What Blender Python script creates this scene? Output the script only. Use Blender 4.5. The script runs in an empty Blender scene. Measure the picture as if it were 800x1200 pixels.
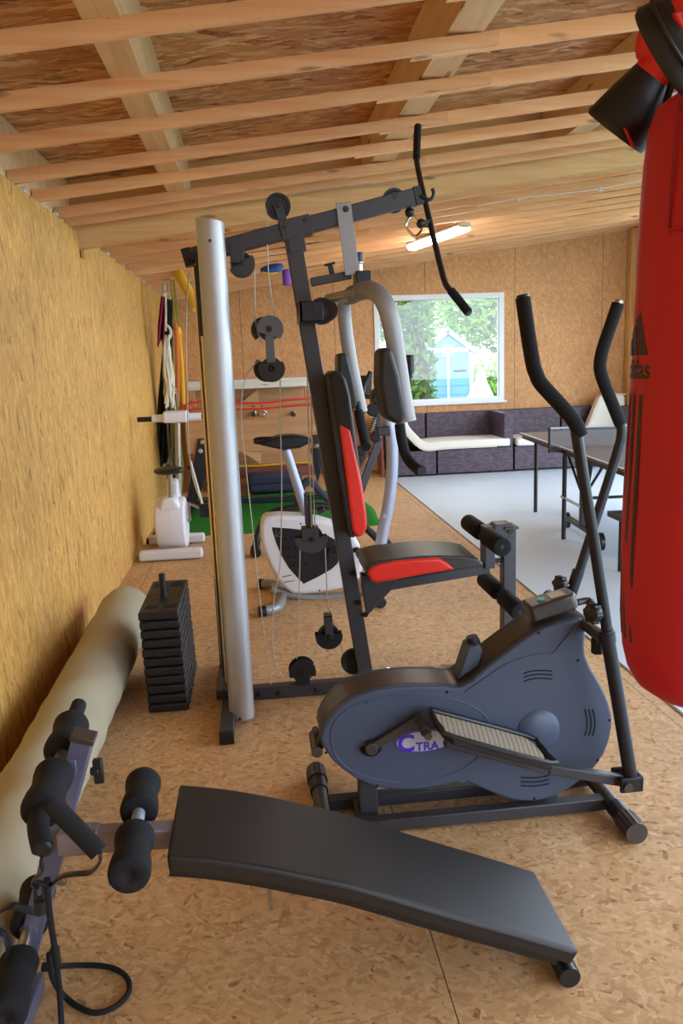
WORLD=3.0; EXPO=1.28
import bpy, math, random
from mathutils import Vector as V, Matrix
random.seed(7)
PI=math.pi
sc=bpy.context.scene
COL=sc.collection
# ------------------------------------------------------------ camera
H=1.5; F=920.0
dv=V((-104,172,-F)).normalized(); hz=V((1,0.038,0)); upv=hz.cross(dv).normalized()
if upv.y<0: upv=-upv
rt=dv.cross(upv)
R=Matrix((rt,dv,upv))
cd=bpy.data.cameras.new('camera'); cam=bpy.data.objects.new('camera',cd); COL.objects.link(cam)
cam.matrix_world=Matrix.Translation((0,0,H))@R.to_4x4()
cd.sensor_fit='VERTICAL'; cd.sensor_height=36; cd.lens=F/1200*36; cd.clip_start=.05; cd.clip_end=300
sc.camera=cam
def at(x,y,Y):
    r=R@V((x-400,600-y,-F)); return V((0,0,H))+r*(Y/r.y)
def fl(x,y,z=0.0):
    r=R@V((x-400,600-y,-F)); return V((0,0,H))+r*((z-H)/r.z)
# ------------------------------------------------------------ mesh builder
def frame(d,up=None):
    d=d.normalized()
    u=V(up) if up is not None else (V((0,0,1)) if abs(d.z)<.9 else V((0,1,0)))
    x=d.cross(u)
    if x.length<1e-6: x=d.cross(V((1,0,0)))
    x.normalize(); y=x.cross(d).normalized()
    return x,y
def smooth_path(P,n=5,closed=False):
    P=[V(p) for p in P]
    if len(P)<3: return P
    out=[]; m=len(P)
    for i in range(m if closed else m-1):
        if closed: p0,p1,p2,p3=P[i-1],P[i],P[(i+1)%m],P[(i+2)%m]
        else: p0,p1,p2,p3=P[max(i-1,0)],P[i],P[i+1],P[min(i+2,m-1)]
        for k in range(n):
            t=k/n
            out.append(.5*((2*p1)+(p2-p0)*t+(2*p0-5*p1+4*p2-p3)*t*t+(3*p1-p0-3*p2+p3)*t**3))
    if not closed: out.append(P[-1])
    return out
class MB:
    def __init__(s): s.v=[]; s.f=[]
    def add(s,vs,fs):
        b=len(s.v); s.v+= [V(a) for a in vs]; s.f+=[tuple(b+i for i in f) for f in fs]; return s
    def box(s,a,b):
        x0,y0,z0=[min(a[i],b[i]) for i in range(3)]; x1,y1,z1=[max(a[i],b[i]) for i in range(3)]
        return s.add([(x0,y0,z0),(x1,y0,z0),(x1,y1,z0),(x0,y1,z0),(x0,y0,z1),(x1,y0,z1),(x1,y1,z1),(x0,y1,z1)],
          [(0,3,2,1),(4,5,6,7),(0,1,5,4),(1,2,6,5),(2,3,7,6),(3,0,4,7)])
    def beam(s,p,q,w,h,up=(0,1,0)):
        # w across (perp to up), h along up
        p=V(p);q=V(q); x,y=frame(q-p,up)
        vs=[c+x*(a*w/2)+y*(b*h/2) for c in (p,q) for a,b in ((-1,-1),(1,-1),(1,1),(-1,1))]
        return s.add(vs,[(0,1,2,3),(7,6,5,4),(0,4,5,1),(1,5,6,2),(2,6,7,3),(3,7,4,0)])
    def tube(s,P,r,n=10,sm=0,closed=False,sx=1.0,up=None,cap=True):
        if isinstance(r,(list,tuple)) and sm:
            rl=list(r); r=lambda t:rl[min(int(t*(len(rl)-1)),len(rl)-2)]*(1-(t*(len(rl)-1)-min(int(t*(len(rl)-1)),len(rl)-2)))+rl[min(int(t*(len(rl)-1)),len(rl)-2)+1]*(t*(len(rl)-1)-min(int(t*(len(rl)-1)),len(rl)-2))
        P=smooth_path(P,sm,closed) if sm else [V(p) for p in P]
        m=len(P); rings=[]; x=None
        for i in range(m):
            d=(P[(i+1)%m]-P[i-1]) if (closed or 0<i<m-1) else (P[1]-P[0] if i==0 else P[-1]-P[-2])
            d.normalize()
            if x is None or up is not None: x,y=frame(d,up)
            else:
                x=x-d*x.dot(d); x.normalize(); y=x.cross(d).normalized()
            rr=r(i/(m-1)) if callable(r) else (r[i] if isinstance(r,(list,tuple)) else r)
            rings.append([P[i]+x*(math.cos(2*PI*k/n)*rr*sx)+y*(math.sin(2*PI*k/n)*rr) for k in range(n)])
        vs=[v for g in rings for v in g]; fs=[]
        for i in range(m if closed else m-1):
            for k in range(n):
                a=i*n; b=((i+1)%m)*n; fs.append((a+k,a+(k+1)%n,b+(k+1)%n,b+k))
        if not closed and cap: fs.append(tuple(range(n-1,-1,-1))); fs.append(tuple((m-1)*n+k for k in range(n)))
        return s.add(vs,fs)
    def cyl(s,p,q,r,r2=None,n=20): return s.tube([p,q],[r,r if r2 is None else r2],n)
    def lathe(s,p,ax,prof,n=24):
        # prof: (offset along axis, radius)
        p=V(p); ax=V(ax).normalized(); x,y=frame(ax); vs=[];fs=[]
        for o,r in prof:
            for k in range(n): vs.append(p+ax*o+x*(math.cos(2*PI*k/n)*max(r,1e-4))+y*(math.sin(2*PI*k/n)*max(r,1e-4)))
        m=len(prof)
        for i in range(m-1):
            for k in range(n): fs.append((i*n+k,i*n+(k+1)%n,(i+1)*n+(k+1)%n,(i+1)*n+k))
        fs.append(tuple(range(n-1,-1,-1))); fs.append(tuple((m-1)*n+k for k in range(n)))
        return s.add(vs,fs)
    def prism(s,out,d):
        # outline list of 3d points extruded by vector d
        out=[V(p) for p in out]; n=len(out); d=V(d)
        vs=out+[p+d for p in out]
        return s.add(vs,[tuple(range(n)),tuple(range(2*n-1,n-1,-1))]+[(i,i+n,(i+1)%n+n,(i+1)%n) for i in range(n)])
    def xz(s,out,y0,y1): return s.prism([(p[0],y0,p[1]) for p in out],(0,y1-y0,0))
    def sphere(s,c,r,n=14,m=9,sc_=(1,1,1)):
        c=V(c); vs=[];fs=[]
        for i in range(1,m):
            for k in range(n):
                a=PI*i/m; vs.append(c+V((math.sin(a)*math.cos(2*PI*k/n)*r*sc_[0],math.sin(a)*math.sin(2*PI*k/n)*r*sc_[1],math.cos(a)*r*sc_[2])))
        for i in range(m-2):
            for k in range(n): fs.append((i*n+k,(i+1)*n+k,(i+1)*n+(k+1)%n,i*n+(k+1)%n))
        t=len(vs); vs+=[c+V((0,0,r*sc_[2])),c-V((0,0,r*sc_[2]))]
        for k in range(n):
            fs.append((t,k,(k+1)%n)); fs.append((t+1,(m-2)*n+(k+1)%n,(m-2)*n+k))
        return s.add(vs,fs)
    def grid(s,fn,nu,nv,closed_u=False):
        vs=[fn(i/nu,j/nv) for j in range(nv+1) for i in range(nu+1)]
        fs=[(j*(nu+1)+i,j*(nu+1)+i+1,(j+1)*(nu+1)+i+1,(j+1)*(nu+1)+i) for j in range(nv) for i in range(nu)]
        return s.add(vs,fs)
def root_loc(o):
    while o is not None and o.parent is not None: o=o.parent
    return o.location.copy() if o is not None else V((0,0,0))
SPLIT={'pulley_guard','shroud_bracket','rod_bracket','bolt','vent_slot','screw','vent_dimple','link_plate','hanger'}
def islands(mb):
    par=list(range(len(mb.v)))
    def find(a):
        while par[a]!=a: par[a]=par[par[a]]; a=par[a]
        return a
    for f in mb.f:
        for i in f[1:]: par[find(i)]=find(f[0])
    gr={}
    for f in mb.f: gr.setdefault(find(f[0]),[]).append(f)
    out=[]
    for fs in gr.values():
        ids=sorted({i for f in fs for i in f}); mp={a:b for b,a in enumerate(ids)}
        m=MB(); m.v=[mb.v[i] for i in ids]; m.f=[tuple(mp[i] for i in f) for f in fs]; out.append(m)
    return out
def mk(name,mb,mat,parent=None,bev=0,seg=2,ang=35,loc=None,flat=False,solid=0,sub=0):
    if name in SPLIT:
        pcs=islands(mb)
        if len(pcs)>1:
            r=[mk1(name,p,mat,parent,bev,seg,ang,loc,flat,solid,sub) for p in pcs]; return r[0]
    return mk1(name,mb,mat,parent,bev,seg,ang,loc,flat,solid,sub)
def mk1(name,mb,mat,parent=None,bev=0,seg=2,ang=35,loc=None,flat=False,solid=0,sub=0):
    me=bpy.data.meshes.new(name); off=root_loc(parent) if parent else (V(loc) if loc is not None else V((0,0,0)))
    me.from_pydata([tuple(v-off) for v in mb.v],[],mb.f); me.validate()
    import bmesh
    bm=bmesh.new(); bm.from_mesh(me); bmesh.ops.recalc_face_normals(bm,faces=bm.faces); bm.to_mesh(me); bm.free()
    if not flat:
        me.polygons.foreach_set('use_smooth',[True]*len(me.polygons)); me.set_sharp_from_angle(angle=math.radians(ang))
    me.materials.append(mat)
    o=bpy.data.objects.new(name,me); COL.objects.link(o)
    if parent: o.parent=parent
    else: o.location=off
    if solid:
        m=o.modifiers.new('solid','SOLIDIFY'); m.thickness=solid; m.offset=0
    if bev:
        m=o.modifiers.new('bevel','BEVEL'); m.width=bev; m.segments=seg; m.limit_method='ANGLE'; m.angle_limit=math.radians(40)
        m.harden_normals=False
    if sub:
        m=o.modifiers.new('sub','SUBSURF'); m.levels=sub; m.render_levels=sub
    return o
def tag(o,label=None,cat=None,group=None,kind=None):
    if label:o['label']=label
    if cat:o['category']=cat
    if group:o['group']=group
    if kind:o['kind']=kind
    return o
def thing(name,label,cat,loc=(0,0,0),group=None):
    o=bpy.data.objects.new(name,None); COL.objects.link(o); o.location=loc; o.empty_display_size=.1
    return tag(o,label,cat,group)
def struct(name,mb,mat,parent=None,**k):
    o=mk(name,mb,mat,parent,**k)
    if not parent:o['kind']='structure'
    return o
def clone(o,parent=None,loc=None):
    c=o.copy(); COL.objects.link(c)
    if parent: c.parent=parent
    if loc is not None: c.location=loc
    for ch in list(o.children): clone(ch,c)
    return c
def text_mb(body,size,extrude=.001,bold=0):
    cu=bpy.data.curves.new('t','FONT'); cu.body=body; cu.size=size; cu.extrude=extrude; cu.offset=bold
    o=bpy.data.objects.new('t',cu); COL.objects.link(o)
    dg=bpy.context.evaluated_depsgraph_get(); me=bpy.data.meshes.new_from_object(o.evaluated_get(dg))
    vs=[v.co.copy() for v in me.vertices]; fs=[tuple(p.vertices) for p in me.polygons]
    bpy.data.objects.remove(o); bpy.data.curves.remove(cu); bpy.data.meshes.remove(me)
    m=MB(); m.add(vs,fs); return m
# ------------------------------------------------------------ materials
def newmat(name):
    m=bpy.data.materials.new(name); m.use_nodes=True; nt=m.node_tree; b=nt.nodes['Principled BSDF']; return m,nt,b
def srgb(r,g,b):
    f=lambda c:(c/255/12.92 if c/255<=.04045 else ((c/255+.055)/1.055)**2.4)
    return (f(r),f(g),f(b),1)
def mat(name,rgb,rough=.5,metal=0,var=.08,nscale=12,bump=0,bscale=200,spec=.5,coat=0):
    m,nt,b=newmat(name); N=nt.nodes; L=nt.links; c=srgb(*rgb)
    tc=N.new('ShaderNodeTexCoord'); no=N.new('ShaderNodeTexNoise'); no.inputs['Scale'].default_value=nscale; no.inputs['Detail'].default_value=4
    L.new(tc.outputs['Object'],no.inputs['Vector'])
    mr=N.new('ShaderNodeMapRange'); mr.inputs['To Min'].default_value=1-var; mr.inputs['To Max'].default_value=1+var
    L.new(no.outputs['Fac'],mr.inputs['Value'])
    mx=N.new('ShaderNodeVectorMath'); mx.operation='SCALE'; mx.inputs[0].default_value=c[:3]; L.new(mr.outputs[0],mx.inputs['Scale'])
    L.new(mx.outputs[0],b.inputs['Base Color'])
    b.inputs['Roughness'].default_value=rough; b.inputs['Metallic'].default_value=metal; b.inputs['Specular IOR Level'].default_value=spec
    if coat: b.inputs['Coat Weight'].default_value=coat
    if bump:
        n2=N.new('ShaderNodeTexNoise'); n2.inputs['Scale'].default_value=bscale; L.new(tc.outputs['Object'],n2.inputs['Vector'])
        bp=N.new('ShaderNodeBump'); bp.inputs['Strength'].default_value=bump; bp.inputs['Distance'].default_value=.002
        L.new(n2.outputs['Fac'],bp.inputs['Height']); L.new(bp.outputs[0],b.inputs['Normal'])
    return m
def emis(name,rgb,s):
    m,nt,b=newmat(name); b.inputs['Base Color'].default_value=(*rgb,1); b.inputs['Emission Color'].default_value=(*rgb,1); b.inputs['Emission Strength'].default_value=s; return m
def osb(name,axes,cols,sc1=(14,5),seams=(),rough=.6,patch=.12,angs=(4,31,-37,78),con=1,dark=0):
    # axes: which world axes give (u,v); strands lie mostly along v*... ; cols: ramp colours
    m,nt,b=newmat(name); N=nt.nodes; L=nt.links
    g=N.new('ShaderNodeNewGeometry'); sp=N.new('ShaderNodeSeparateXYZ'); L.new(g.outputs['Position'],sp.inputs[0])
    cb=N.new('ShaderNodeCombineXYZ'); L.new(sp.outputs[axes[0]],cb.inputs[0]); L.new(sp.outputs[axes[1]],cb.inputs[1])
    wn=N.new('ShaderNodeTexNoise'); wn.inputs['Scale'].default_value=6; L.new(cb.outputs[0],wn.inputs['Vector'])
    wa=N.new('ShaderNodeVectorMath'); wa.operation='MULTIPLY_ADD'; wa.inputs[1].default_value=(.05,.05,0); L.new(wn.outputs['Color'],wa.inputs[0]); L.new(cb.outputs[0],wa.inputs[2])
    lay=[]
    for i,(ang,a,bb) in enumerate(zip(angs,(1,1.25,1.1,1.4),(1,1.1,1.3,1.2))):
        mp=N.new('ShaderNodeMapping'); mp.vector_type='TEXTURE'
        mp.inputs['Rotation'].default_value=(0,0,math.radians(ang)); mp.inputs['Location'].default_value=(i*3.1,i*1.7,0)
        mp.inputs['Scale'].default_value=(1/(sc1[0]*a),1/(sc1[1]*bb),1)
        L.new(wa.outputs[0],mp.inputs[0])
        vo=N.new('ShaderNodeTexVoronoi'); vo.voronoi_dimensions='2D'; vo.inputs['Scale'].default_value=1; L.new(mp.outputs[0],vo.inputs['Vector'])
        se=N.new('ShaderNodeSeparateColor'); L.new(vo.outputs['Color'],se.inputs[0]); lay.append((se.outputs[0],se.outputs[1]))
    p,s=lay[0]
    for q,t in lay[1:]:
        gt=N.new('ShaderNodeMath'); gt.operation='GREATER_THAN'; L.new(q,gt.inputs[0]); L.new(p,gt.inputs[1])
        mx=N.new('ShaderNodeMix'); L.new(gt.outputs[0],mx.inputs[0]); L.new(s,mx.inputs[2]); L.new(t,mx.inputs[3])
        ma=N.new('ShaderNodeMath'); ma.operation='MAXIMUM'; L.new(q,ma.inputs[0]); L.new(p,ma.inputs[1]); p=ma.outputs[0]; s=mx.outputs[0]
    # grain + broad blotches
    n1=N.new('ShaderNodeTexNoise'); n1.inputs['Scale'].default_value=55; n1.inputs['Detail'].default_value=6; n1.inputs['Distortion'].default_value=1.2; L.new(cb.outputs[0],n1.inputs['Vector'])
    n2=N.new('ShaderNodeTexNoise'); n2.inputs['Scale'].default_value=1.3; L.new(cb.outputs[0],n2.inputs['Vector'])
    a1=N.new('ShaderNodeMath'); a1.operation='MULTIPLY_ADD'; a1.inputs[1].default_value=.45; a1.inputs[2].default_value=-.22; L.new(n1.outputs['Fac'],a1.inputs[0])
    cs=N.new('ShaderNodeMath'); cs.operation='MULTIPLY_ADD'; cs.inputs[1].default_value=con; cs.inputs[2].default_value=.5*(1-con); L.new(s,cs.inputs[0])
    dk=N.new('ShaderNodeMath'); dk.operation='LESS_THAN'; L.new(s,dk.inputs[0]); dk.inputs[1].default_value=.06
    d2=N.new('ShaderNodeMath'); d2.operation='MULTIPLY_ADD'; d2.inputs[1].default_value=-.3*dark; L.new(dk.outputs[0],d2.inputs[0]); L.new(cs.outputs[0],d2.inputs[2])
    a2=N.new('ShaderNodeMath'); a2.operation='ADD'; L.new(d2.outputs[0],a2.inputs[0]); L.new(a1.outputs[0],a2.inputs[1])
    rp=N.new('ShaderNodeValToRGB'); L.new(a2.outputs[0],rp.inputs[0]); e=rp.color_ramp.elements
    e[0].position=0; e[0].color=srgb(*cols[0]); e[1].position=1; e[1].color=srgb(*cols[-1])
    for i,c in enumerate(cols[1:-1]): x=e.new((.12,.5,.8)[i] if len(cols)==5 else (i+1)/(len(cols)-1)); x.color=srgb(*c)
    mr=N.new('ShaderNodeMapRange'); mr.inputs['From Min'].default_value=.3; mr.inputs['From Max'].default_value=.7; mr.inputs['To Min'].default_value=1-patch; mr.inputs['To Max'].default_value=1+patch; L.new(n2.outputs['Fac'],mr.inputs['Value'])
    sc_=N.new('ShaderNodeVectorMath'); sc_.operation='SCALE'; L.new(rp.outputs[0],sc_.inputs[0]); L.new(mr.outputs[0],sc_.inputs['Scale'])
    out=sc_.outputs[0]
    for ax,u0,w,th in seams:
        su=N.new('ShaderNodeMath'); su.operation='SUBTRACT'; L.new(sp.outputs[ax],su.inputs[0]); su.inputs[1].default_value=u0
        md=N.new('ShaderNodeMath'); md.operation='FLOORED_MODULO'; L.new(su.outputs[0],md.inputs[0]); md.inputs[1].default_value=w
        lt=N.new('ShaderNodeMath'); lt.operation='LESS_THAN'; L.new(md.outputs[0],lt.inputs[0]); lt.inputs[1].default_value=th
        mx=N.new('ShaderNodeMix'); mx.data_type='RGBA'; L.new(lt.outputs[0],mx.inputs[0]); L.new(out,mx.inputs[6]); mx.inputs[7].default_value=(.05,.028,.012,1); out=mx.outputs[2]
    L.new(out,b.inputs['Base Color']); b.inputs['Roughness'].default_value=rough
    bp=N.new('ShaderNodeBump'); bp.inputs['Strength'].default_value=.25; bp.inputs['Distance'].default_value=.002; L.new(a2.outputs[0],bp.inputs['Height']); L.new(bp.outputs[0],b.inputs['Normal'])
    return m
def wood(name,c1,c2,axis=0,rough=.6):
    m,nt,b=newmat(name); N=nt.nodes; L=nt.links
    g=N.new('ShaderNodeNewGeometry'); mp=N.new('ShaderNodeMapping'); s=[16,16,16]; s[axis]=1.1; mp.inputs['Scale'].default_value=s; L.new(g.outputs['Position'],mp.inputs[0])
    no=N.new('ShaderNodeTexNoise'); no.inputs['Scale'].default_value=1.6; no.inputs['Detail'].default_value=5; no.inputs['Distortion'].default_value=.6; L.new(mp.outputs[0],no.inputs['Vector'])
    rp=N.new('ShaderNodeValToRGB'); e=rp.color_ramp.elements; e[0].position=.3; e[0].color=srgb(*c1); e[1].position=.7; e[1].color=srgb(*c2); L.new(no.outputs['Fac'],rp.inputs[0])
    # knots
    mk_=N.new('ShaderNodeMapping'); s=[9,9,9]; s[axis]=2.2; mk_.inputs['Scale'].default_value=s; L.new(g.outputs['Position'],mk_.inputs[0])
    vo=N.new('ShaderNodeTexVoronoi'); vo.inputs['Scale'].default_value=1; L.new(mk_.outputs[0],vo.inputs['Vector'])
    r2=N.new('ShaderNodeMapRange'); r2.inputs['From Min'].default_value=.07; r2.inputs['From Max'].default_value=.14; r2.inputs['To Min'].default_value=.45; L.new(vo.outputs['Distance'],r2.inputs['Value'])
    oi=N.new('ShaderNodeObjectInfo'); mr=N.new('ShaderNodeMapRange'); mr.inputs['To Min'].default_value=.88; mr.inputs['To Max'].default_value=1.1; L.new(oi.outputs['Random'],mr.inputs['Value'])
    mm=N.new('ShaderNodeMath'); mm.operation='MULTIPLY'; L.new(r2.outputs[0],mm.inputs[0]); L.new(mr.outputs[0],mm.inputs[1])
    sc_=N.new('ShaderNodeVectorMath'); sc_.operation='SCALE'; L.new(rp.outputs[0],sc_.inputs[0]); L.new(mm.outputs[0],sc_.inputs['Scale']); L.new(sc_.outputs[0],b.inputs['Base Color'])
    b.inputs['Roughness'].default_value=rough; return m
M={}
M['osb_floor']=osb('osb_floor',(0,1),[(128,86,50),(184,140,92),(204,162,112),(212,172,124),(226,196,150)],(24,80),con=.75,dark=.2,patch=.1,seams=((0,.382,1.25,.003),(1,1.12,2.5,.003)),angs=(70,20,-45,-10))
M['osb_left']=osb('osb_left_wall',(1,2),[(146,98,42),(188,138,66),(204,154,76),(214,166,88),(230,190,116)],(52,11),seams=((1,2.93,1.25,.005),),patch=.09,con=.8,dark=.25,angs=(2,12,-14,25))
M['osb_back']=osb('osb_back_wall',(0,2),[(164,108,58),(196,138,82),(206,150,94),(216,164,108),(228,186,134)],(40,14),seams=((0,3.62,1.25,.006),),patch=.08,con=.6,dark=.3,angs=(5,30,-25,60))
M['osb_right']=osb('osb_right_wall',(1,2),[(164,108,58),(196,138,82),(206,150,94),(216,164,108),(228,186,134)],(48,15),patch=.07,angs=(5,30,-25,60))
M['osb_deck']=osb('osb_roof_deck',(0,1),[(120,70,34),(176,116,66),(194,134,82),(206,152,100),(226,186,138)],(7,34),seams=((1,1.7,1.25,.006),),angs=(2,12,-12,25))
M['batten']=wood('batten_pine',(236,168,116),(248,198,150),0)
M['joist']=wood('pale_spruce',(204,158,102),(222,182,128),0)
M['purlin']=wood('purlin_spruce',(218,174,126),(234,200,158),1)
M['post']=wood('upright_pine',(190,140,70),(216,172,104),2)
M['table_wood']=wood('table_veneer',(166,120,78),(188,142,96),0,.45)
M['red_wood']=wood('reddish_board',(112,52,36),(134,68,46),0)
M['white_board']=wood('pale_painted_board',(206,200,184),(222,216,202),0)
M['dark_frame']=mat('charcoal_powder_coat',(58,58,63),.42,.15,.07,8,.05,300)
M['dark2']=mat('black_metal',(34,36,42),.38,.3,.08)
M['slate']=mat('slate_blue_plastic',(64,74,94),.5,0,.07,5,.1,500,.45)
M['slatedome']=mat('slate_blue_dome',(66,78,100),.45,0,.05)
M['core']=mat('dark_taupe_plastic',(62,56,52),.38,0,.12,6,.1,400)
M['blackp']=mat('black_plastic',(22,23,27),.4,0,.1)
M['foam']=mat('black_foam',(27,27,30),.85,0,.15,30,.5,350,.3)
M['vinyl']=mat('black_vinyl',(36,33,31),.46,0,.12,7,.12,260,.38)
M['vinyl2']=mat('grey_black_vinyl',(52,48,46),.4,0,.12,7,.12,260,.5)
M['redv']=mat('red_vinyl',(226,44,28),.42,0,.05,7,.1,260)
M['silver']=mat('silver_paint',(148,147,147),.42,.3,.05)
M['silver_col']=mat('brushed_silver',(180,182,186),.44,.7,.04)
M['greyblue']=mat('blue_grey_paint',(96,98,122),.35,.25,.05)
M['lightpaint']=mat('pale_blue_grey_paint',(158,164,182),.4,.3,.04)
M['midgrey']=mat('worn_grey_metal',(92,95,98),.4,.3,.06)
M['railpaint']=mat('grey_mauve_paint',(132,124,132),.4,.25,.05)
M['chrome']=mat('chrome',(215,215,215),.12,1,.02)
M['rodm']=mat('polished_guide_rod',(210,190,160),.14,1,.02)
M['steel']=mat('dull_steel',(165,158,146),.3,.9,.1)
M['cable']=mat('clear_coated_cable',(176,172,158),.35,.2,.05)
M['weight']=mat('black_cement_weight',(30,30,32),.5,0,.2,25,.3,200,.4)
M['hole']=mat('recess_black',(6,6,7),.9,0,0)
M['white']=mat('white_plastic',(226,226,232),.4,0,.02)
M['offw']=mat('off_white_plastic',(214,212,214),.4,0,.03)
M['pvc']=mat('white_window_frame',(232,236,240),.35,0,.01)
M['bag']=mat('red_leather',(184,26,44),.55,0,.08,5,.25,120,.35)
M['redg']=mat('bright_red_leather',(206,28,22),.5,0,.06)
M['bagblk']=mat('black_print',(34,12,16),.5,0,.05)
M['blackleather']=mat('black_leather',(18,18,20),.45,0,.1,10,.2,200)
M['carpet']=mat('cream_carpet_back',(176,168,142),.8,0,.16,3,.5,60,.2)
M['cushion']=mat('white_cushion_cloth',(226,220,206),.9,0,.05,6,.3,80,.2)
M['skirt']=mat('insulation_foil',(240,206,162),.6,0,.25,10,.8,25)
M['green']=mat('artificial_turf',(46,120,44),.95,0,.25,60,.9,500,.1)
M['conc']=mat('painted_concrete',(202,212,218),.5,0,.07,1.5,.12,60)
M['purplef']=mat('purple_foam',(126,76,196),.8,0,.05)
M['yellowf']=mat('yellow_foam',(240,186,50),.8,0,.05)
M['bluec']=mat('blue_cloth',(44,84,150),.8,0,.2,30)
M['navy']=mat('navy_cloth',(42,48,70),.8,0,.2,30)
M['maroon']=mat('maroon_cloth',(130,24,64),.9,0,.2,30)
M['orangec']=mat('orange_strap',(222,120,50),.8,0,.15,30)
M['shadow_cloth']=mat('shadow_and_green_cloth',(40,44,36),.9,0,.3,20)  # near-black green, serves painted corner shadow as well as cloth
M['olive']=mat('olive_yellow_cloth',(150,140,50),.9,0,.3,20)
M['rope']=mat('white_cotton_rope',(222,216,196),.9,0,.15,60,.6,200)
M['ropered']=mat('red_elastic',(216,44,24),.6)
M['ropeyel']=mat('yellow_elastic',(222,176,30),.6)
M['redbit']=mat('red_strap',(200,30,30),.6)
M['logoW']=mat('logo_silver',(196,196,206),.3,.3,.15,30)
M['logoP']=mat('logo_purple',(72,48,190),.4)
M['mesh']=None
M['teal']=mat('teal_button',(40,190,180),.4)
M['lcd']=mat('lcd_window',(150,130,96),.25)
M['tt']=mat('grey_table_top',(112,104,98),.5,0,.05,2,.1,200)
M['ttline']=mat('table_edge_line',(205,205,205),.5)
M['ttboard']=mat('grey_board',(130,142,152),.5)
M['netm']=mat('net_tape',(190,196,206),.6)
M['grass']=mat('lawn',(90,116,58),.95,0,.3,3)
M['shedb']=mat('pale_blue_cladding',(104,146,164),.7,0,.05)
M['shedw']=mat('white_trim_paint',(170,184,190),.6)
M['shedr']=mat('felt_roof',(150,160,160),.9)
M['bark']=mat('bark',(70,58,44),.95,0,.3,12,.6,40)
M['leaf']=mat('leaf_green',(84,124,36),.9,0,.35,3,spec=.05)
M['leaf2']=mat('leaf_pale_green',(122,158,62),.9,0,.3,3,spec=.05)
M['stone']=mat('cream_canvas',(222,206,176),.8,0,.05)
M['lampon']=emis('fluorescent_glow',(1,.96,.88),22)
M['fix']=mat('lamp_housing',(206,190,168),.5)
M['bolt']=mat('zinc_bolt',(60,56,52),.3,.8,.05)
# wicker
def wicker():
    m,nt,b=newmat('dark_brown_wicker'); N=nt.nodes; L=nt.links
    g=N.new('ShaderNodeNewGeometry'); sp=N.new('ShaderNodeSeparateXYZ'); L.new(g.outputs['Position'],sp.inputs[0])
    ad=N.new('ShaderNodeMath'); ad.operation='ADD'; L.new(sp.outputs[0],ad.inputs[0]); L.new(sp.outputs[1],ad.inputs[1])
    cb=N.new('ShaderNodeCombineXYZ'); L.new(ad.outputs[0],cb.inputs[0]); L.new(sp.outputs[2],cb.inputs[1])
    br=N.new('ShaderNodeTexBrick'); L.new(cb.outputs[0],br.inputs['Vector']); br.inputs['Scale'].default_value=1
    br.inputs['Brick Width'].default_value=.05; br.inputs['Row Height'].default_value=.022; br.inputs['Mortar Size'].default_value=.002
    br.inputs['Color1'].default_value=srgb(96,76,90); br.inputs['Color2'].default_value=srgb(66,50,62); br.inputs['Mortar'].default_value=srgb(24,16,18)
    L.new(br.outputs['Color'],b.inputs['Base Color']); b.inputs['Roughness'].default_value=.45
    bp=N.new('ShaderNodeBump'); bp.inputs['Strength'].default_value=.6; bp.inputs['Distance'].default_value=.004; bp.invert=True; L.new(br.outputs['Fac'],bp.inputs['Height']); L.new(bp.outputs[0],b.inputs['Normal']); return m
M['wicker']=wicker()
def netmat():
    m,nt,b=newmat('grey_net_mesh'); N=nt.nodes; L=nt.links
    b.inputs['Base Color'].default_value=srgb(110,116,124); b.inputs['Alpha'].default_value=.35; return m
M['mesh']=netmat()
def treadmat():
    m,nt,b=newmat('gritty_tread'); N=nt.nodes; L=nt.links
    tc=N.new('ShaderNodeTexCoord'); vo=N.new('ShaderNodeTexVoronoi'); vo.inputs['Scale'].default_value=170; vo.inputs['Randomness'].default_value=.15; L.new(tc.outputs['Object'],vo.inputs['Vector'])
    rp=N.new('ShaderNodeValToRGB'); e=rp.color_ramp.elements; e[0].position=.3; e[0].color=srgb(196,184,158); e[1].position=.62; e[1].color=srgb(112,102,88); L.new(vo.outputs['Distance'],rp.inputs[0]); L.new(rp.outputs[0],b.inputs['Base Color'])
    bp=N.new('ShaderNodeBump'); bp.inputs['Strength'].default_value=.5; bp.inputs['Distance'].default_value=.002; bp.invert=True; L.new(vo.outputs['Distance'],bp.inputs['Height']); L.new(bp.outputs[0],b.inputs['Normal']); b.inputs['Roughness'].default_value=.55; return m
M['tread']=treadmat()
def glassmat():
    m,nt,b=newmat('window_glass'); b.inputs['Base Color'].default_value=(1,1,1,1); b.inputs['Roughness'].default_value=0; b.inputs['IOR'].default_value=1.45; b.inputs['Transmission Weight'].default_value=1; return m
M['glass']=glassmat()
# ============================================================ THE ROOM
XL=-1.03; XR=5.3; YB=10.8; YF=-2.2; SL=.124
zb=lambda x:2.36+SL*(x-XL)          # underside of the ceiling battens
zdk=lambda x:zb(x)+.062+.25         # underside of the roof deck
struct('floor',MB().box((XL-.15,YF,-.06),(1.70,YB,0)),M['osb_floor'])
struct('floor_concrete',MB().box((1.702,YF,-.1),(XR+.1,YB,-.004)),M['conc'])
struct('wall_light_block',MB().box((XL-.15,YF-.12,0),(1.7,YF-.001,zdk(XL)-.01)),M['osb_back'])  # unseen wall added behind the camera to block daylight from the front
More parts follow.
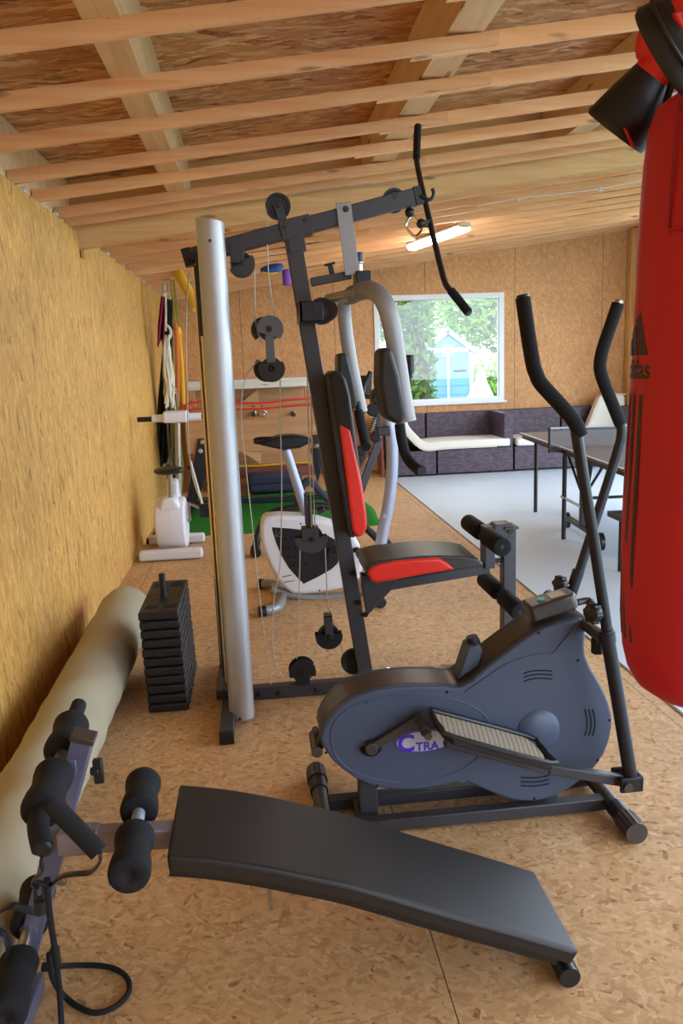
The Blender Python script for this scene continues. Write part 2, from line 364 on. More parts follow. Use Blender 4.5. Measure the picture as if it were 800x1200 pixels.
# left wall lining with a notch for the deep beam
struct('wall_left',MB().prism([(XL-.02,YF,0),(XL-.02,YB,0),(XL-.02,YB,2.35),(XL-.02,5.40,2.35),(XL-.02,5.40,2.2),(XL-.02,5.26,2.2),(XL-.02,5.26,2.35),(XL-.02,YF,2.35)],(.02,0,0)),M['osb_left'])
struct('wall_left_outer',MB().box((XL-.08,YF,0),(XL-.04,YB,zdk(XL-.08)-.002)),M['skirt'])
bf=MB(); WX0,WX1,WZ0,WZ1=1.66,3.47,.885,2.355
bf.box((XL-.17,YB,0),(WX0,YB+.12,2.3)); bf.box((WX1,YB,0),(XR+.1,YB+.12,2.3)); bf.box((WX0,YB,0),(WX1,YB+.12,WZ0))
bf.prism([(XL-.17,YB,2.3),(XR+.1,YB,2.3),(XR+.1,YB,zdk(XR+.1)),(XL-.17,YB,zdk(XL-.17))],(0,.12,0))
bw=MB(); bw.prism([(XL-.17,YB,0),(WX0,YB,0),(WX0,YB,WZ1),(WX1,YB,WZ1),(WX1,YB,0),(XR+.1,YB,0),(XR+.1,YB,zdk(XR+.1)-.002),(XL-.17,YB,zdk(XL-.17)-.002)],(0,.12,0)); bw.box((WX0,YB,0),(WX1,YB+.12,WZ0))
struct('wall_back',bw,M['osb_back'])
struct('wall_right',MB().box((XR,9.3,0),(XR+.1,YB,zdk(XR)-.002)),M['osb_right'])
struct('ceiling',MB().prism([(XL-.17,YF,zdk(XL-.17)),(XR+.3,YF,zdk(XR+.3)),(XR+.3,YF,zdk(XR+.3)+.03),(XL-.17,YF,zdk(XL-.17)+.03)],(0,YB+.12-YF,0)),M['osb_deck'])
tn=0
def trim(mb,m,**k):
    global tn; tn+=1; return struct('trim_%d'%tn,mb,m,**k)
# battens, each lapped from two lengths
ys=[1.2,1.65,2.1,2.55,3.02,3.47,3.97,4.38,4.84,5.10,5.75,6.16,6.56,6.93,7.35,7.80,8.25,8.72,9.15,9.6,10.0,10.4,10.74]
for i,y in enumerate(ys):
    lap=.62+.05*math.sin(i*2.3)
    for (x0,x1,dy,dz) in ((XL-.035,lap+.38+.1*math.sin(i*4.1),0,0),(lap,XR-.002,.030,-.004)):
        trim(MB().prism([(x0,y-.016+dy,zb(x0)+dz),(x1,y-.016+dy,zb(x1)+dz),(x1,y-.016+dy,zb(x1)+.042+dz),(x0,y-.016+dy,zb(x0)+.06+dz)],(0,.029,0)),M['batten'])
# deep cross beam
trim(MB().prism([(XL-.037,5.29,zb(XL)-.105),(XR,5.29,zb(XR)-.105),(XR,5.29,zdk(XR)-.002),(XL-.037,5.29,zdk(XL-.037)-.002)],(0,.075,0)),M['joist'])
# purlins running front to back, butted into the beam
def purlin(xa,w,y0,y1):
    z0=zb(xa+w)+.044
    trim(MB().prism([(xa,y0,z0),(xa+w,y0,z0),(xa+w,y0,zdk(xa+w)-.003),(xa,y0,zdk(xa)-.003)],(0,y1-y0,0)),M['purlin'])
for xa,w in ((-.43,.11),(.76,.13),(1.95,.12),(3.2,.12),(4.4,.12)):
    purlin(xa,w,YF,5.288); purlin(xa,w,5.367,YB-.002)
# plate above the lining and scraps of insulation poking out along it
pl=MB()
for i in range(60):
    y=2.2+i*.145+random.uniform(-.03,.03); pl.sphere((XL-.045+random.uniform(-.02,.015),y,2.368+random.uniform(-.01,.012)),random.uniform(.015,.035),8,5,(1,1.6,.8))
o=mk('wall_insulation',pl,mat('white_insulation',(208,206,200),.9,0,.1,30,.5,80)); o['kind']='structure'
# metal joist hangers
for k,(x,y) in enumerate(((-.51,5.285),(.72,5.285),(2.01,5.285))):
    trim(MB().box((x-.035,y-.006,zb(x)+.065),(x+.065,y,zb(x)+.13)),M['steel'])
# corner upright at the end of the lining
trim(MB().box((XL,10.66,0),(XL+.09,10.78,2.34)),M['post'])
trim(MB().box((XR-.09,10.66,0),(XR,10.78,zb(XR)-.01)),M['post'])
# door-like edge strip between sheet floor and concrete
trim(MB().box((1.692,YF,-.003),(1.706,YB-.9,.003)),mat('edge_strip',(120,88,56),.6))
# ------------------------------------------------------------ window
w=thing('window_1',None,None,((WX0+WX1)/2,YB+.03,WZ0)); w['kind']='structure'
fr=MB(); t=.075
fr.box((WX0,YB-.02,WZ0),(WX0+t,YB+.07,WZ1)); fr.box((WX1-t,YB-.02,WZ0),(WX1,YB+.07,WZ1)); fr.box((WX0+t,YB-.02,WZ1-t),(WX1-t,YB+.07,WZ1)); fr.box((WX0+t,YB-.02,WZ0),(WX1-t,YB+.07,WZ0+t*.8))
mk('window_frame',fr,M['pvc'],w,.006)
mk('window_pane',MB().box((WX0+t,YB+.02,WZ0+t*.8),(WX1-t,YB+.026,WZ1-t)),M['glass'],w)
mk('window_sill',MB().box((WX0-.03,YB-.05,WZ0-.025),(WX1+.03,YB-.021,WZ0+.004)),M['pvc'],w,.004)
# ============================================================ OUTSIDE THE WINDOW
struct('ground',MB().box((-40,-40,-.35),(60,60,-.12)),M['grass'])
def leaves(c,rad,n,size=.1,sh=(1,1,1)):
    mb=MB(); c=V(c)
    for i in range(n):
        d=V((random.gauss(0,1),random.gauss(0,1),random.gauss(0,1))).normalized()*(random.random()**.4)
        p=c+V((d.x*rad*sh[0],d.y*rad*sh[1],d.z*rad*sh[2])); a=V((random.gauss(0,1),random.gauss(0,1),random.gauss(0,1))).normalized(); b=a.orthogonal().normalized()
        s=size*random.uniform(.6,1.3); m_=a.cross(b)*s*.12
        mb.add([p-a*s,p+b*s*.45+m_,p+a*s,p-b*s*.45+m_],[(0,1,2,3)])
    return mb
def tree(label,c,h,r,lm,trunkr,n,ivy=0):
    t=thing('tree' ,label,'tree',c,'trees and bushes in the garden'); c=V(c)
    mk('trunk',MB().tube([c,c+V((.08,0,h*.35)),c+V((-.05,.1,h*.7)),c+V((.05,.05,h))],lambda s:trunkr*(1-.5*s),12,3),M['bark'],t)
    mk('crown',leaves(c+V((0,0,h)),r,n,.13,(1,1,.8)),M[lm],t,flat=True)
    if ivy: mk('ivy',leaves(c+V((0,0,1.6)),.42,ivy,.08,(1,1,5.4)),M['leaf'],t,flat=True)
    return t
def bush(label,c,r,n,m='leaf2'):
    c=V(c); b=thing('bush',label,'bush',c,'trees and bushes in the garden')
    sb=MB()
    for k in range(6):
        a=k*1.05; sb.tube([c,c+V((math.cos(a)*r*.4,math.sin(a)*r*.4,r*1.1))],[.03,.01],6)
    mk('stem',sb,M['bark'],b); mk('foliage',leaves(c+V((0,0,r)),r,n,.12,(1.2,1,1)),M[m],b,flat=True)
g=lambda x,y,Y:V((at(x,y,Y).x,Y,-.12))
tree('ivy-covered tree trunk just outside the left half of the window',g(483,480,13.2),3.9,1.3,'leaf',.27,3800,2600)
tree('pale green tree standing behind the garden shed',g(530,470,27),4.2,3.0,'leaf2',.2,6000)
tree('tree beyond the shed toward the right window edge',g(592,470,21),3.0,1.7,'leaf2',.2,3500)
tree('leafy tree seen through the left edge of the window',g(436,470,20),3.4,1.7,'leaf',.2,3500)
bush('low green bush right of the shed outside',g(584,480,18.6),.8,900)
# shed
SY=17.2; a=at(497,470,SY); b=at(553,470,SY); sx0,sx1=a.x,b.x; cxs=(sx0+sx1)/2; se=at(497,411,SY).z; sp_=at(523,389,SY).z; gz=-.12
sh=thing('garden_shed','pale blue timber garden shed with white trim, outside behind the window','shed',(cxs,SY+1,gz))
mb=MB()
mb.xz([(sx0,gz),(sx1,gz),(sx1,se),(cxs,sp_),(sx0,se)],SY,SY+2.2); mk('wall',mb,M['shedb'],sh)
pb=MB(); nb=9
for k in range(nb):
    z=gz+.04+k*(se-gz-.04)/nb; pb.box((sx0+.02,SY-.012,z),(sx1-.02,SY,z+(se-gz)/nb-.02))
mk('cladding',pb,M['shedb'],sh)
tb=MB(); tb.box((sx0-.02,SY-.03,gz),(sx0+.07,SY-.013,se)); tb.box((sx1-.07,SY-.03,gz),(sx1+.02,SY-.013,se)); tb.box((sx0,SY-.03,se-.06),(sx1,SY-.013,se+.04)); tb.box((cxs-.03,SY-.03,gz),(cxs+.03,SY-.013,se-.06))
for s_,x in ((1,sx0-.12),(-1,sx1+.12)): tb.beam((x,SY-.04,se-.09),(cxs,SY-.04,sp_+.03),.1,.04)
mk('trim_board',tb,M['shedw'],sh)
rb=MB()
for x in (sx0-.16,sx1+.16): rb.prism([(x,SY-.08,se-.12),(cxs,SY-.08,sp_+.06),(cxs,SY-.08,sp_+.1),(x,SY-.08,se-.08)],(0,2.4,0))
mk('roof',rb,M['shedr'],sh)
vb=MB()
for k in range(5): vb.box((cxs-.12,SY-.02,sp_-.52+k*.055),(cxs+.12,SY-.005,sp_-.49+k*.055))
mk('vent',vb,M['shedw'],sh); mk('hinge',MB().box((sx1-.42,SY-.035,se-.48),(sx1-.14,SY-.02,se-.44)),M['dark2'],sh)
# cream tarpaulin cone
ct=at(566,433,14.5); cb_=V((at(563,468,14.5).x,14.5,-.12))
tp=MB(); hh_=ct.z+.12; tp.lathe(cb_,(0,0,1),[(0,.42),(hh_*.4,.36),(hh_*.6,.27),(hh_*.85,.11),(hh_*.97,.07),(hh_,.01)],18)
tag(mk('garden_tent',tp,M['stone'],loc=cb_),'cream canvas cone standing on the lawn right of the shed','tent')
# ============================================================ LIGHT
L=thing('ceiling_lamp','lit white fluorescent lamp hanging under the ceiling battens','lamp',(1.86,7.95,2.66))
p,q=V((1.735,8.5,2.655)),V((2.01,7.4,2.665))
mk('housing',MB().tube([p+V((0,0,.03)),q+V((0,0,.03))],.035,12,up=(0,0,1),sx=2.0),M['fix'],L,.004)
mk('lamp_diffuser',MB().tube([p,p+(q-p)*.02,q-(q-p)*.02,q],[.02,.035,.035,.02],14,up=(0,0,1),sx=1.9),M['lampon'],L)
for s_ in (.2,.8):
    c=p+(q-p)*s_+V((0,0,.06)); mk('bracket',MB().cyl(c,c+V((0,0,.11)),.006,n=8),M['steel'],L)
# white electric cable clipped along the battens
pc=[at(x,y,6.5) for x,y in ((560,217),(600,210),(650,205),(700,203))]
pc=[V((1.9+i*.35,6.62,zb(1.9+i*.35)-.012+.012*math.sin(i*1.7))) for i in range(10)]
e=thing('electric_cable','white electric cable clipped under the ceiling battens near the lamp','cable',pc[0])
mk('cord',MB().tube(pc,.005,6,3),M['white'],e)
for i in (1,3,5,7): mk('clip',MB().box(pc[i]-V((.012,.012,.02)),pc[i]+V((.012,.012,.012))),M['white'],e)
wd=bpy.data.worlds.new('world'); sc.world=wd; wd.use_nodes=True; nt=wd.node_tree; bg=nt.nodes['Background']
tcw=nt.nodes.new('ShaderNodeTexCoord'); sxw=nt.nodes.new('ShaderNodeSeparateXYZ'); nt.links.new(tcw.outputs['Generated'],sxw.inputs[0])
rw=nt.nodes.new('ShaderNodeValToRGB'); nt.links.new(sxw.outputs[2],rw.inputs[0]); ee=rw.color_ramp.elements
ee[0].position=.0; ee[0].color=(.80,.88,1,1); ee[1].position=.7; ee[1].color=(.55,.74,1,1)
nt.links.new(rw.outputs[0],bg.inputs[0]); bg.inputs[1].default_value=WORLD
sc.view_settings.view_transform='Standard'; sc.view_settings.look='None'; sc.view_settings.exposure=EXPO; sc.view_settings.gamma=1
# ============================================================ helpers for machines
def foam(mb,p,q,r,hole=.3,n=22):
    p=V(p);q=V(q);l=(q-p).length; e=r*.18
    return mb.lathe(p,q-p,[(0.004,r*hole),(0,r*hole+.001),(0,r-e),(e*.3,r-e*.35),(e,r),(l-e,r),(l-e*.3,r-e*.35),(l,r-e),(l,r*hole+.001),(l-.004,r*hole)],n)
def peanut(mb,p,q,r,n=22):
    p=V(p);q=V(q);l=(q-p).length
    return mb.lathe(p,q-p,[(.003,r*.28),(0,r*.3),(0,r*.86),(l*.03,r*.95),(l*.09,r),(l*.28,r*.97),(l*.42,r*.89),(l*.55,r*.85),(l*.68,r*.9),(l*.82,r*.97),(l*.92,r*.98),(l*.98,r*.9),(l,r*.8),(l,.01)],n)
def bolt(mb,c,r=.008,d=(0,-1,0),h=.007):
    c=V(c);d=V(d); mb.lathe(c,d,[(0,r*1.5),(.002,r*1.5),(.002,r),(h,r*.85),(h,.001)],8); return mb
def pulley(mb,c,r,w=.022,ax=(0,1,0)):
    c=V(c);ax=V(ax); a=c-ax*w/2
    return mb.lathe(a,ax,[(0,.004),(0,r*.25),(.003,r*.3),(.003,r*.7),(0,r*.78),(0,r),(w*.2,r),(w*.5,r*.8),(w*.8,r),(w,r),(w,.004)],26)
def halfdisc(mb,c,r,y0,y1,a0,a1,n=18,ri=0):
    # sector plate in the XZ plane, angles in degrees
    c=V(c); pts=[(c.x+r*math.cos(math.radians(a0+(a1-a0)*k/n)),c.z+r*math.sin(math.radians(a0+(a1-a0)*k/n))) for k in range(n+1)]
    return mb.xz(pts,y0,y1)
GY=3.40
def G(x,y,Y=GY): return at(x,y,Y)
# ============================================================ MULTI-GYM
gym=thing('multi_gym','tall dark grey home multi-gym with silver column, black and red seat and hanging pull-down bar','multi-gym',(.1,3.4,0))
DF=M['dark_frame']
mk('stabiliser',MB().box((-.218,2.99,0),(-.162,3.86,.055)),DF,gym,.004)
mk('end_cap',MB().box((-.220,2.972,0),(-.160,2.992,.057)),M['blackp'],gym,.004)
mk('base_rail',MB().box((-.162,3.375,.005),(1.12,3.43,.06)),DF,gym,.004)
bb=MB(); 
for x in (-.06,.03,.2): bolt(bb,(x,3.375,.03))
mk('bolt',bb,M['bolt'],gym)
mk('front_stabiliser',MB().box((1.09,3.1,0),(1.145,3.7,.055)),DF,gym,.004)
# upright
ub,ut=V((G(429,797).x,GY,.05)),G(341,268)
mk('upright',MB().beam(ub,ut,.052,.068,(1,0,0)),DF,gym,.004)
# top beam
t0,t1=G(216,303,3.40),G(492,229)
mk('top_beam',MB().beam(t0,t1,.05,.066,(0,0,1)),DF,gym,.004)
dxt=(t1-t0).normalized()
cp=mk('end_cap',MB().beam(t0-dxt*.004,t0+dxt*.035,.056,.072,(0,0,1)),M['blackp'],gym,.003)
mk('end_cap',MB().beam(t1-dxt*.03,t1+dxt*.004,.056,.072,(0,0,1)),M['blackp'],gym,.003)
j0,j1=G(328,272),G(364,263)
jp=mk('joint_plate',MB().beam(j0,j1,.062,.078,(0,0,1)).beam(G(345,275),G(349,296),.06,.07,(1,0,0)),DF,gym,.003)
bb=MB(); bolt(bb,G(332.5,266.5)-V((0,.031,0))); bolt(bb,G(357,259.5)-V((0,.031,0))); mk('bolt',bb,M['bolt'],jp)
# silver shroud column : half-round profile, open to the back
c0=V((at(285,845,3.18).x-.004,3.18,.03)); 
def shroud():
    mb=MB(); prof=[]
    n=14; w=.053
    for k in range(n+1):
        a=PI+PI*k/n; prof.append((w*math.cos(a)*1.0,.045*math.sin(a)))
    prof=[(-w,.03)]+prof+[(w,.03)]
    inner=[(x*.955,y*.95+.0) for x,y in reversed(prof)]
    ol=prof+inner; 
    top=2.055
    def zt(x): return top-(x+w)*.16
    m=len(prof)
    vs=[];fs=[]
    for lev in (0,1):
        for x,y in ol: vs.append((c0.x+x,c0.y+y,(.022 if not lev else zt(x))))
    N=len(ol)
    for i in range(N): fs.append((i,(i+1)%N,(i+1)%N+N,i+N))
    for i in range(m-1):
        a,b,c,d=i,i+1,N-2-i,N-1-i
        fs.append((a,b,c,d)); fs.append((a+N,b+N,c+N,d+N))
    return mb.add(vs,fs)
col=mk('shroud_column',shroud(),M['silver_col'],gym,ang=60)
bb=MB(); bolt(bb,at(246,282,3.14),.007); bolt(bb,at(281,842,3.14),.007); mk('bolt',bb,M['bolt'],col)
mk('shroud_bracket',MB().box((c0.x-.05,c0.y+.03,.03),(c0.x+.05,3.375,.06)).box((c0.x-.066,c0.y+.028,1.62),(c0.x+.04,c0.y+.034,1.93)).box((c0.x-.05,c0.y+.03,1.88),(c0.x+.03,3.375,1.93)),M['blackp'],gym,.003)
# guide rods
for x,Y,m,r in ((262,3.56,'rodm',.0085),(266.5,3.34,'rodm',.009),(264,3.45,'dark2',.007)):
    b=at(x,812,Y); mk('guide_rod',MB().cyl((b.x,Y,.05),(b.x,Y,1.93),r,n=14),M[m],gym)
rb0=at(264,812,3.45); mk('rod_bracket',MB().box((rb0.x-.03,3.3,1.93),(rb0.x+.06,3.6,1.95)).box((rb0.x-.03,3.29,.055),(rb0.x+.03,3.6,.10)),M['blackp'],gym,.003)
# top wheel on bracket
pt=G(325.5,242); 
b=mk('pulley',pulley(MB(),pt,.052,.026),M['blackp'],gym)
mk('pulley_bracket',MB().beam(pt+V((-.006,-.02,.012)),G(334,266,3.38)+V((0,0,0)),.004,.034,(1,0,0)).beam(pt+V((-.006,.02,.012)),G(334,266,3.42),.004,.034,(1,0,0)),DF,b,.002)
bb=MB(); bolt(bb,pt-V((0,.022,0)),.009); mk('bolt',bb,M['bolt'],b)
# guard pulley right of the column
p2=G(283,309)
b=mk('pulley',pulley(MB(),p2,.046,.024),M['blackp'],gym)
gd=MB(); halfdisc(gd,p2,.055,3.375,3.379,-155,35); halfdisc(gd,p2,.055,3.421,3.425,-155,35); gd.box((p2.x-.045,3.372,p2.z+.0),(p2.x+.012,3.428,p2.z+.075)); mk('pulley_guard',gd,DF,b,.0015)
bb=MB(); bolt(bb,p2-V((0,.028,0)),.008); mk('bolt',bb,M['bolt'],b)
# floating double pulley
pa,pb_=G(315,386,3.36),G(318,432,3.36)
fb=mk('floating_pulley',pulley(pulley(MB(),pa,.047,.026),pb_,.047,.026),M['blackp'],gym)
sp1=MB(); 
for yy in (-.018,.018):
    sp1.beam(pa+V((0,yy,-.01)),pb_+V((0,yy,.0)),.004,.036,(1,0,0))
mk('link_plate',sp1,M['midgrey'],fb,.002)
gd=MB(); halfdisc(gd,pa+V((.004,0,0)),.056,3.336,3.340,-45,190); mk('pulley_guard',gd,M['midgrey'],fb,.0015)
gd=MB(); halfdisc(gd,pa+V((-.022,0,.0)),.053,3.384,3.390,30,230); halfdisc(gd,pb_+V((.0,0,0)),.056,3.334,3.338,155,390); halfdisc(gd,pb_+V((-.02,0,.0)),.055,3.384,3.390,130,330); mk('pulley_guard',gd,M['blackp'],fb,.0015)
bb=MB(); bolt(bb,pa-V((0,.024,0)),.009); bolt(bb,pb_-V((0,.024,0)),.009); mk('bolt',bb,M['bolt'],fb)
# beam-end pulley
p3=G(463,233)
b=mk('pulley',pulley(pulley(MB(),p3+V((0,.036,0)),.05,.02),p3+V((0,.036,0)),.03,.024),M['blackp'],gym)
bb=MB(); bolt(bb,G(462,231)-V((0,.026,0)),.009); mk('bolt',bb,M['bolt'],b)
# mid swivel pulley on the upright
pm=G(375,366)
b=mk('pulley',pulley(MB(),pm-V((0,.07,0)),.055,.024),M['blackp'],gym)
mk('pulley',pulley(MB(),G(383,364,3.5),.047,.024),M['blackp'],gym)
mk('swivel_bracket',MB().box((G(349,365).x,3.29,G(360,378).z),(G(376,365).x,3.31,G(360,355).z)).box((G(349,365).x,3.29,G(360,378).z),(G(353,365).x,3.52,G(360,355).z)).box((G(349,365).x,3.5,G(360,378).z),(G(376,365).x,3.52,G(360,355).z)),M['dark2'],b,.004)
bb=MB(); bolt(bb,at(369,361,3.29),.009); mk('bolt',bb,M['bolt'],b)
# short strut with stop knob
mk('strut',MB().beam(G(364,331),G(411,322),.03,.034,(0,0,1)),DF,gym,.003)
k0=G(390,325); mk('stop_knob',MB().beam(k0,G(386.5,311),.022,.02,(1,0,0)).beam(G(380,311),G(392,308),.035,.008,(0,0,1)),M['dark2'],gym,.003)
# silver hanger
mk('hanger',MB().beam(G(402,237,3.365),G(413,322,3.365),.004,.062,(1,0,0)).beam(G(402,237,3.435),G(413,322,3.435),.004,.062,(1,0,0)),M['silver'],gym,.003)
mk('hanger_plate',MB().beam(G(403.5,244,3.4),G(412,318,3.4),.066,.05,(1,0,0)),M['silver'],gym,.004)
bb=MB(); bolt(bb,G(405,245,3.362),.009); mk('bolt',bb,M['bolt'],gym)
hb=G(424,322); mk('pivot_block',MB().box((hb.x-.032,3.35,hb.z-.045),(hb.x+.032,3.45,hb.z+.012)),M['dark2'],gym,.004)
mk('pivot_pin',MB().cyl((hb.x-.012,3.4,hb.z+.01),(hb.x-.012,3.4,hb.z+.045),.016).cyl((hb.x-.012,3.4,hb.z+.045),(hb.x-.012,3.4,hb.z+.075),.02),M['steel'],gym,.002)
mk('pin_cap',MB().cyl((hb.x-.012,3.4,hb.z+.05),(hb.x-.012,3.4,hb.z+.09),.021),M['blackp'],gym,.003)
# press arms
mk('crosshead',MB().beam(G(392,350,3.58),G(426,343,3.2),.10,.036,(0,0,1)),M['silver'],gym,.008,3)
near=[G(410,347,3.3),G(424,341,3.17),G(437,341,3.10),G(449,352,3.06),G(458,378,3.05),G(465,420,3.05),G(471,460,3.05),G(477,494,3.05)]
mk('press_arm',MB().tube(near,.019,12,4,sx=1.9,up=(0,-1,.0)),M['silver'],gym,ang=70)
far=[G(408,348,3.5),G(404,352,3.66),G(403,362,3.74),G(405,385,3.76),G(411,425,3.76),G(417,455,3.76),G(423,483,3.76)]
mk('press_arm',MB().tube(far,.017,12,4,sx=1.9,up=(0,-1,.0)),M['silver'],gym,ang=70)
def armpad(pts,Y0,Y1):
    return MB().prism([at(x,y,Y0) for x,y in pts],(0,Y1-Y0,0))
mk('arm_pad',armpad([(445,410),(452,407),(459,409),(468,440),(476,487),(472,496),(462,497),(451,488),(444,450)],2.96,3.12),M['vinyl'],gym,.02,4)
mk('arm_pad',armpad([(396,416),(401,413),(407,416),(414,445),(419,472),(416,479),(409,479),(401,471),(396,445)],3.7,3.86),M['vinyl'],gym,.016,4)
hn=[G(468,497,3.04),G(470,512,3.04),G(474,530,3.03),G(480,541,3.0),G(486,547,2.95),G(493,552,2.88)]
h=mk('handle_grip',MB().tube(hn,.021,14,4),M['foam'],gym)
mk('end_plug',MB().cyl(hn[-1],hn[-1]+(hn[-1]-hn[-2]).normalized()*.006,.017),M['blackp'],h)
hf=[G(420,480,3.76),G(423,497,3.76),G(427,515,3.76),G(429,524,3.72)]
mk('handle_bar',MB().cyl(G(419,470,3.76),G(421,484,3.76),.02),M['dark2'],gym)
mk('handle_grip',MB().tube(hf,.024,14,3),M['foam'],gym)
# backrest
def backprofile(x0,x1): pass
bk=[(384,436),(398,434),(404,441),(409,455),(416,510),(423,560),(429,600),(430,617),(426,628),(414,630),(405,560),(396,505)]
mk('backrest_board',MB().prism([at(x,y,3.27) for x,y in [(381,440),(388,440),(402,540),(416,630),(409,630)]],(0,.24,0)),M['blackp'],gym,.004)
mk('backrest',MB().prism([at(x,y,3.262) for x,y in [(386,440),(392,434),(399,436),(405,444),(410,462),(417,512),(424,565),(430,605),(430,620),(425,629),(416,630)]],(0,.27,0)),M['vinyl'],gym,.014,4)
mk('side_panel',MB().prism([at(x,y,3.257) for x,y in [(397,496),(411,504),(418,537),(424,566),(429.5,602),(430,618),(426,628),(419,630),(413,622),(408,580)]],(0,.05,0)),M['redv'],gym,.012,4,)
mk('side_panel',MB().prism([at(x,y,3.257)+V((0,.225,0)) for x,y in [(397,496),(411,504),(418,537),(424,566),(429.5,602),(430,618),(426,628),(419,630),(413,622),(408,580)]],(0,.05,0)),M['redv'],gym,.012,4)
# seat
sz=lambda x,y,Y=3.26: at(x,y,Y)
seatp=[(429,668),(433,661),(445,657),(464,655),(490,652),(516,651),(545,652),(560,655),(566,660),(566,664),(534,669),(470,678),(440,683),(431,678)]
st=[sz(x,y) for x,y in seatp]
mk('seat',MB().prism(st,(0,.30,0)),M['vinyl2'],gym,.022,4)
rp_=[(431,673),(433,666),(445,661),(464,657.5),(490,655),(514,653.5),(524,659),(534,668),(500,673),(468,679),(442,684),(435,682)]
mk('side_panel',MB().prism([at(x,y,3.250) for x,y in rp_],(0,.06,0)),M['redv'],gym,.014,4)
mk('side_panel',MB().prism([at(x,y,3.250)+V((0,.26,.004)) for x,y in rp_],(0,.05,0)),M['redv'],gym,.014,4)
mk('seat_rail',MB().beam(G(424,690),G(572,665),.05,.045,(0,0,1)),DF,gym,.004)
mk('gusset',MB().prism([at(x,y,3.37) for x,y in [(423,674),(466,680),(460,690),(430,722)]],(0,.06,0)),DF,gym,.003)
bb=MB()
for x,y in ((414,672),(420,706),(428,720)): bolt(bb,at(x,y,3.366),.009)
mk('bolt',bb,M['bolt'],gym)
# leg developer
fp=G(572,636); mk('front_plate',MB().box((G(565,640).x,3.36,G(570,664).z),(G(577,640).x,3.44,G(570,616).z)),DF,gym,.004)
mk('hinge_plate',MB().prism([at(x,y,3.355) for x,y in [(579,618),(583,615),(600,614),(603,617),(603,625),(600,629),(583,630),(579,626)]],(0,.09,0)),DF,gym,.003)
lb0=G(595,620); lb=mk('leg_lever',MB().box((lb0.x-.03,3.37,.18),(lb0.x+.03,3.43,lb0.z+.01)),DF,gym,.004)
mk('lever_cap',MB().box((lb0.x-.033,3.345,lb0.z+.008),(lb0.x+.033,3.45,lb0.z+.02)),M['core'],lb,.003)
bb=MB(); bolt(bb,at(597.5,622,3.353),.011); mk('bolt',bb,M['bolt'],lb)
mk('stop_pin',MB().beam(G(578,657),G(590,656),.02,.02,(0,0,1)),M['dark2'],gym,.002)
for (x,y,x2,y2) in ((588,641,0,0),(609,717,0,0)):
    c=at(x,y,3.14); 
    ax=mk('roller_axle',MB().cyl((c.x,3.132,c.z),(c.x,3.67,c.z),.011),M['dark2'],gym)
    mk('foam_roller',foam(MB(),(c.x,3.13,c.z),(c.x,3.35,c.z),.041),M['foam'],ax)
    mk('foam_roller',foam(MB(),(c.x,3.45,c.z),(c.x,3.67,c.z),.041),M['foam'],ax)
lz=at(609,717,3.14); mk('roller_bracket',MB().box((lb0.x,3.36,lz.z-.02),(lz.x+.02,3.44,lz.z+.02)),DF,gym,.003)
lz=at(588,641,3.14); mk('roller_bracket',MB().box((G(570,640).x,3.385,lz.z-.02),(lz.x+.02,3.415,lz.z+.02)),DF,gym,.003)
# low pulleys
pl1=G(354,786); b=mk('pulley',pulley(MB(),pl1,.05,.024),M['blackp'],gym)
gd=MB(); halfdisc(gd,pl1,.062,3.374,3.378,-20,200); halfdisc(gd,pl1,.062,3.422,3.426,-20,200); mk('pulley_guard',gd,M['dark2'],b,.0015)
mk('pulley_bracket',MB().box((pl1.x-.033,3.37,.058),(pl1.x+.033,3.43,pl1.z-.012)),M['dark2'],b,.003); bb=MB(); bolt(bb,pl1-V((0,.026,0)),.009); mk('bolt',bb,M['bolt'],b)
ph=G(385,744); b=mk('pulley',pulley(MB(),ph,.05,.024),M['blackp'],gym)
gd=MB(); halfdisc(gd,ph,.062,3.376,3.379,170,370); halfdisc(gd,ph,.062,3.421,3.424,170,370); mk('pulley_guard',gd,M['dark2'],b,.0015)
mk('pulley_bracket',MB().box((ph.x-.018,3.372,ph.z-.01),(ph.x+.018,3.376,ph.z+.1)).box((ph.x-.018,3.424,ph.z-.01),(ph.x+.018,3.428,ph.z+.1)).box((ph.x-.018,3.372,ph.z+.092),(ph.x+.018,3.428,ph.z+.1)),DF,b,.002); bb=MB(); bolt(bb,ph-V((0,.028,0)),.009); mk('bolt',bb,M['bolt'],b)
pr=G(416,778); b=mk('pulley',pulley(pulley(MB(),pr-V((0,-.035,0)),.062,.02),pr-V((0,-.035,0)),.03,.024),M['blackp'],gym)
pc_=G(364,630); b=mk('pulley',pulley(MB(),pc_,.055,.024),M['blackp'],gym)
gd=MB(); halfdisc(gd,pc_+V((0,0,.008)),.074,3.372,3.376,180,360); halfdisc(gd,pc_+V((0,0,.008)),.074,3.424,3.428,180,360); mk('pulley_guard',gd,DF,b,.0015)
mk('pulley_bracket',MB().box((pc_.x-.04,3.366,pc_.z-.005),(pc_.x+.035,3.434,pc_.z+.05)).box((pc_.x-.012,3.395,pc_.z+.05),(pc_.x+.012,3.405,pc_.z+.16)).box((pc_.x-.022,3.38,pc_.z+.06),(pc_.x-.008,3.42,pc_.z+.2)),DF,b,.003); bb=MB(); bolt(bb,pc_-V((0,.036,-.0)),.009); mk('bolt',bb,M['bolt'],b)
